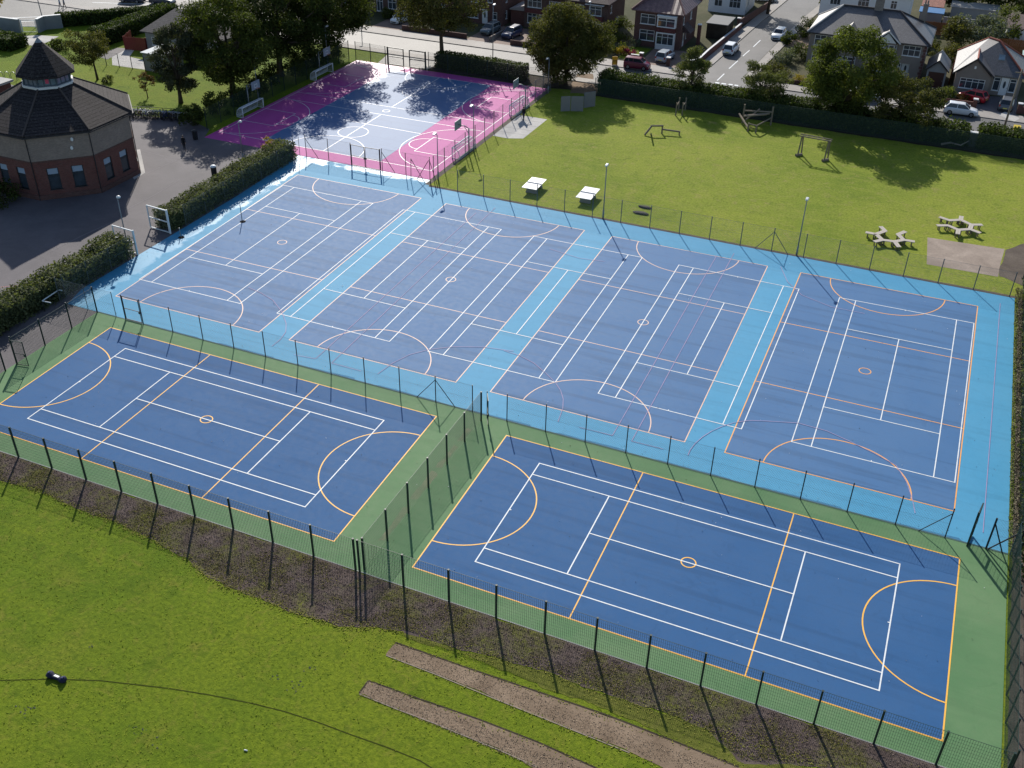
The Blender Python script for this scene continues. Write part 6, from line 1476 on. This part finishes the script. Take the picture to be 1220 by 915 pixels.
tree('large feathery bright green tree in front of the grey slate house', (11.8, 93.7), 12.7, (6.5, 5.2, 6.0), 29, L_BR, 36000, .21, 90, 1.3, 'spread', 1.8, .28, 'trees along the field edge', lean=(.8, 0))
tree('dark ragged tree right of the large feathery tree', (19.9, 93.9), 7.8, (4.9, 3.8, 3.9), 30, L_OL, 20000, .19, 70, 1.0, 'round', 1.2, .22, 'trees along the field edge')
tree('light olive tree behind the octagonal roof on the left lawn', (-84.0, 66.5), 6.9, (3.0, 2.8, 2.5), 31, L_OL, 9000, .16, 50, .75, 'round', 2.0, .14, 'small trees on the left lawn')
tree('tiny sparse russet tree on the left lawn by the bicycles', (-72.7, 63.3), 3.4, (1.5, 1.3, 1.2), 32, L_RB, 700, .16, 18, .4, 'round', 1.2, .06, 'small trees on the left lawn')
tree('tall street tree with bare trunk beside the upper side road', (-7.6, 146.0), 11.5, (4.2, 4.0, 4.0), 33, L_MD, 5000, .32, 46, 1.2, 'round', 5.0, .22, 'street trees')
tree('yellowing tree cut by the left frame edge near the entrance wall', (-121.5, 82.0), 7.0, (3.2, 3.2, 3.0), 34, L_YL, 3500, .3, 36, .9, 'round', 2.0, .2, 'small trees on the left lawn')
tree('dark tree at the top right corner behind the gardens', (33.0, 161.0), 9.0, (7.0, 5.0, 4.2), 35, L_DK, 6000, .4, 50, 1.7, 'dome', 1.5, .3, 'background trees')
tree('dark tree line crown behind the flat pale garage', (23.0, 163.0), 8.0, (7.0, 4.0, 3.8), 36, L_DK, 6000, .4, 50, 1.7, 'dome', 1.5, .3, 'background trees')
# ------------------------------------------------------------------ shrubs
SH = lambda label, px, py, rad, h, mat, seed, n=900, leaf=.2, grp='garden shrubs': shrub(label, g(px, py), rad, h, mat, seed, n, leaf, group=grp)
SH('big round olive bush behind the bungalow garage', 1127, 73, 2.2, 2.7, L_OL, 50, 2400)
SH('large olive bush left of the silvery bush behind the bungalow', 1142, 55, 2.9, 4.0, L_OL, 51, 3000, .26)
SH('large silvery bush behind the bungalow', 1168, 56, 3.2, 4.4, L_SI, 52, 3200, .26)
SH('tall dark bush at the top right behind the silvery bush', 1190, 52, 2.4, 6.2, L_MD, 53, 2600, .26)
SH('bright green bush beside the low brick wall of the bungalow', 1128, 119, 1.4, 1.5, L_BR, 54, 1100)
SH('brownish shrub behind the white car by the bungalow wall', 1145, 121, .9, 1.0, L_RB, 55, 600, .14)
SH('green bush below the plum-roofed house, beside the golden one', 725, 62, 1.9, 2.3, L_MD, 56, 1500)
SH('taller green bush between the brown pair and the plum-roofed house', 738, 50, 1.8, 3.6, L_MD, 57, 1700)
SH('golden yellow bush in the garden of the plum-roofed house', 740, 65, 1.0, 1.3, L_YL, 58, 800, .16)
SH('magenta flowering bush beside the golden bush', 751, 66, .9, 1.0, L_PK, 59, 700, .14)
SH('pale round bush in front of the plum-roofed house', 757, 56, .8, 1.4, L_SI, 60, 700, .15)
SH('dark dense garden bush left of the grey slate house', 955, 70, 1.7, 2.6, L_DK, 61, 1500)
SH('mid-green garden bush by the side road kerb', 938, 52, 1.2, 1.7, L_MD, 62, 1100)
SH('silvery spreading bush on the corner bank', 930, 75, 1.9, 2.0, L_SI, 63, 1500)
SH('olive spreading bush on the corner bank near the hedge', 925, 90, 2.0, 1.6, L_OL, 64, 1500)
SH('golden low bush by the corner of the grey slate house', 952, 99, 1.1, 1.1, L_YL, 65, 700, .16)
SH('dark tall bush beside the upper right kerb', 960, 45, 1.7, 2.8, L_DK, 66, 1400)
SH('olive shrub below the grey slate house front', 975, 104, 1.7, 2.2, L_OL, 67, 1400)
SH('dark shrub between the garage and the grey slate house', 1104, 62, 1.5, 2.4, L_DK, 68, 1200)
SH('small palm-like tuft on the pale corner garden', 985, 8, 1.3, 2.2, L_OL, 69, 800, .24)
SH('dark round bush by the left lawn path', 72, 60, 1.5, 1.6, L_DK, 70, 1000, .2, 'shrubs on the left side')
SH('low yellow-green shrub tuft at the end of the long hedge', 322, 183, .8, 1.9, L_YL, 71, 500, .14, 'shrubs on the left side')
SH('dark shrub at the foot of the octagonal building at the left edge', 4, 243, 1.9, 2.2, L_DK, 72, 1400, .2, 'shrubs on the left side')
SH('small dark bush on the left lawn behind the octagonal roof', 128, 98, .9, .9, L_MD, 73, 500, .16, 'shrubs on the left side')
SH('round green bush on the white-railed drive behind the street tree', 462, 22, 1.3, 1.6, L_MD, 74, 900)
for k, (px, py, s, hh) in enumerate(((255, 140, 1.6, 2.4), (275, 128, 1.7, 2.8), (300, 116, 1.8, 2.6), (325, 104, 1.8, 3.0), (350, 92, 1.9, 2.8), (375, 82, 1.9, 2.6), (400, 74, 1.9, 3.0), (420, 70, 1.7, 2.4))):
    x, y = g(px, py); shrub('%s dark shrub in the belt behind the tree-side fence of the play area' % ['nearest', 'second', 'third', 'fourth', 'fifth', 'sixth', 'seventh', 'farthest'][k], (-60.6, 57.5 + 4.6 * k), s, hh, [L_DK, L_MD][k % 2], 80 + k, 1300, .22, group='shrub belt behind the play area fence')
SH('brown dead shrub in the hedge gap right of the dark tree', 1150, 168, 1.0, 1.6, L_RB, 90, 700, .14)
SH('pale brown dead shrub next to the dark stump box', 1174, 172, .9, 1.7, L_RB, 91, 700, .14)
x, y = g(1163, 172); root = thing('electric_box', 'dark box cabinet in the gap of the field hedge', 'cabinet', (28.0, 92.6)); mb = MB(); mb.box(-.45,.45,-.3,.3,0,1.7); mb.build('body', M('dark cabinet', (.05,.055,.06), .7), root); mb = MB(); mb.box(-.5,.5,-.35,.35,1.7,1.78); mb.build('lid', WFASC, root)
L0 = MB(); L0.tube([(0,0,.15),(1.0,.2,.45),(2.2,.1,.35),(3.0,.5,.9)], [.14,.12,.09,.05], 7); L0.tube([(1.0,.2,.45),(1.6,-.5,.6)], [.07,.03], 6)
o = L0.build('fallen_branch', M('pale dead wood', (.33,.30,.26), .9, .2, .2, 4), None, True); o.location = (24.6, 91.2, 0); tag(o, 'pale fallen branch leaning out of the field hedge', 'branch')
# loose leaves of rough growth at the foot of the right-hand fence
pts, nrm = box_foliage(0, 38, -.26, .26, .16, 190, 99, .06); me = leaf_mesh('fence_foot_weeds', pts, nrm, .09, np.random.RandomState(3).uniform(0, 1, len(pts)), M_leaf('fence weeds', (.085,.08,.04), (.24,.22,.13), 0), 98)
o = bpy.data.objects.new('fence_foot_weeds', me); COL.objects.link(o); o.location = (33.80, 16.7, 0.02); o.rotation_euler = (0,0,R(90)); tag(o, 'straggling weeds along the foot of the right boundary fence', 'weeds', kind='stuff')

# ------------------------------------------------------------------ rough grass: uneven tufts over the front meadow and ragged edges
T_G = M_leaf('meadow tuft leaves', (.095, .150, .006), (.200, .240, .022), 0, .95); T_D = M_leaf('dry tuft leaves', (.12, .14, .018), (.27, .25, .06), 0, .95)
def tufts(name, label, pts, size, mat, seed):
    r = np.random.RandomState(seed); n = len(pts); p3 = np.concatenate([pts, r.uniform(.012, .012 + size * .25, (n, 1))], 1)
    nrm = np.tile((0, .5, 2.2), (n, 1)).astype(float)
    me = leaf_mesh(name, p3, nrm, size, r.uniform(0, 1, n), mat, seed); o = bpy.data.objects.new(name, me); COL.objects.link(o)
    return tag(o, label, 'grass', kind='stuff')
r = np.random.RandomState(77); poly = [g(-30, 600), g(45, 585), g(222, 668), g(268, 703), g(350, 733), g(431, 750), g(480, 756), g(560, 785), g(900, 900), g(960, 940), g(-30, 940)]
def inside(px, py, poly):
    c = np.zeros(len(px), bool); j = len(poly) - 1
    for i in range(len(poly)):
        xi, yi = poly[i]; xj, yj = poly[j]
        m_ = ((yi > py) != (yj > py)) & (px < (xj - xi) * (py - yi) / (yj - yi + 1e-12) + xi); c ^= m_; j = i
    return c
xs = [q[0] for q in poly]; ys = [q[1] for q in poly]
pp = np.stack([r.uniform(min(xs), max(xs), 150000), r.uniform(min(ys), max(ys), 150000)], 1)
cl = np.sin(pp[:,0]*.9 + 1.3*np.sin(pp[:,1]*.7)) * np.cos(pp[:,1]*1.1 + 1.7*np.sin(pp[:,0]*.43)) + np.sin(pp[:,0]*3.1+pp[:,1]*2.3)*.4
pp = pp[inside(pp[:,0], pp[:,1], poly) & (r.uniform(-1.4, 1.4, len(pp)) < cl + .25)]
for a_, b_ in ((g(466, 773), g(850, 915)), (g(433, 819), g(680, 925))):
    d_ = np.array([b_[0]-a_[0], b_[1]-a_[1]]); L_ = np.hypot(*d_); d_ /= L_; q_ = pp - np.array(a_); u_ = q_ @ d_; v_ = np.abs(q_ @ np.array([-d_[1], d_[0]])); pp = pp[~((u_ > -.1) & (v_ < .62))]
tufts('grass_tufts', 'uneven short grass tufts of the front meadow', pp[:7000], .06, T_G, 5)
ed = []
for pl_, am in (([g(0, 573), g(45, 583), g(86, 603), g(130, 619), g(180, 643), g(222, 664), g(238, 681), g(268, 700), g(303, 711), g(350, 729), g(405, 747), g(431, 748), g(480, 752)], .16), ([g(500, 752), g(541, 771), g(600, 788), g(661, 803), g(720, 826), g(841, 868), g(940, 903), g(1010, 920)], .30)):
    for a_, b_ in zip(pl_[:-1], pl_[1:]):
        n_ = int(math.dist(a_, b_) * 70)
        for k in range(n_): t = rr.random(); ed.append((a_[0]+(b_[0]-a_[0])*t+rr.gauss(0, am), a_[1]+(b_[1]-a_[1])*t+rr.gauss(0, am)))
for a_, b_, off in ((g(471,766.5), g(880,914), .05), (g(460,780), g(806,921), -.05), (g(439,812), g(715,917), .05), (g(428,826), g(640,914), -.05)):
    for k in range(int(math.dist(a_, b_) * 12)):
        t = rr.random(); ed.append((a_[0]+(b_[0]-a_[0])*t+rr.gauss(0, .07), a_[1]+(b_[1]-a_[1])*t+off+rr.gauss(0, .08)))
tufts('rank_tufts', 'ragged drier grass along the edge of the bark strip', np.array(ed), .075, T_D, 6)

# loose chips on the bark strip and grit on the bare strips
CHIP = M_leaf('bark chip pieces', (.050, .036, .031), (.245, .190, .165), 0, .95); GRIT = M_leaf('grit pieces', (.12, .085, .055), (.44, .345, .245), 0, .95)
bp = [(-39.2, -1.72), (33.3, -1.72), g(1010, 912), (21.5, -5.3), g(841, 866), g(720, 824), g(661, 801), g(600, 786), g(541, 769), g(480, 750), g(431, 746), g(405, 745), g(350, 727), g(303, 709), g(268, 698), g(222, 662), g(180, 641), g(86, 601), g(0, 571)]
xs = [q[0] for q in bp]; ys = [q[1] for q in bp]; pp = np.stack([r.uniform(min(xs), max(xs), 42000), r.uniform(min(ys), max(ys), 42000)], 1); pp = pp[inside(pp[:,0], pp[:,1], bp)]
def litter(name, label, pp, size, mat, seed, z):
    rs = np.random.RandomState(seed); n = len(pp); p3 = np.concatenate([pp, rs.uniform(z, z + size * .35, (n, 1))], 1)
    me = leaf_mesh(name, p3, np.tile((0, .2, 1.6), (n, 1)).astype(float), size, rs.uniform(0, 1, n) ** 1.6, mat, seed); o = bpy.data.objects.new(name, me); COL.objects.link(o); return tag(o, label, 'ground litter', kind='stuff')
litter('bark_chips', 'loose bark chips covering the strip below the front fence', pp, .055, CHIP, 8, .022)
gp = []
for a_, b_ in ((g(466, 773), g(860, 925)), (g(433, 819), g(690, 925))):
    for k in range(2600): t = rr.random(); gp.append((a_[0]+(b_[0]-a_[0])*t+rr.uniform(-.1,.1), a_[1]+(b_[1]-a_[1])*t+rr.uniform(-.5,.5)))
litter('grit', 'loose grit on the two bare earth strips', np.array(gp), .045, GRIT, 9, .022)

# low yellow-green weeds growing in patches through the bark
W_D = M_leaf('bark weeds', (.095, .090, .022), (.24, .215, .05), 0, .95)
pp = np.stack([r.uniform(min(xs), max(xs), 90000), r.uniform(min(ys), max(ys), 90000)], 1); pp = pp[inside(pp[:,0], pp[:,1], bp)]
cl = np.sin(pp[:,0]*.62 + 1.1*np.sin(pp[:,1]*.9)) + .8*np.sin(pp[:,0]*1.43 + pp[:,1]*1.7) + .5*np.sin(pp[:,0]*3.7 - pp[:,1]*2.9) + (-1.75 - pp[:,1]) * .35
pp = pp[cl + r.normal(0, .5, len(pp)) > 1.05]
litter('weeds', 'low yellow-green weeds in patches through the bark strip', pp[:24000], .05, W_D, 12, .03)

# fallen leaves, droppings and scraps on the courts
sp_ = [(r.uniform(-38, 33), r.uniform(0, 52)) for _ in range(520)] + [(r.normal(-42.2, .5), r.uniform(18, 53)) for _ in range(260)] + [(r.uniform(-38, 33), 16.6 + abs(r.normal(0, .4))) for _ in range(160)] + [(r.uniform(-56, -27), r.uniform(56, 90)) for _ in range(260)]
litter('leaf_litter', 'scattered fallen leaves and scraps on the courts', np.array(sp_), .055, M_leaf('leaf scraps', (.05, .045, .03), (.30, .24, .12), 0, .9), 14, .045)
sp_ = [(r.uniform(-38, 33), r.uniform(0, 52)) for _ in range(150)] + [g(405 + r.normal(0, 5), 342 + r.normal(0, 3)) for _ in range(26)] + [g(436 + r.normal(0, 8), 224 + r.normal(0, 1.2)) for _ in range(16)]
litter('white_flecks', 'small white droppings and chalky specks on the courts', np.array(sp_), .06, M_leaf('chalky specks', (.5, .52, .54), (.75, .76, .76), 0, .9), 15, .045)
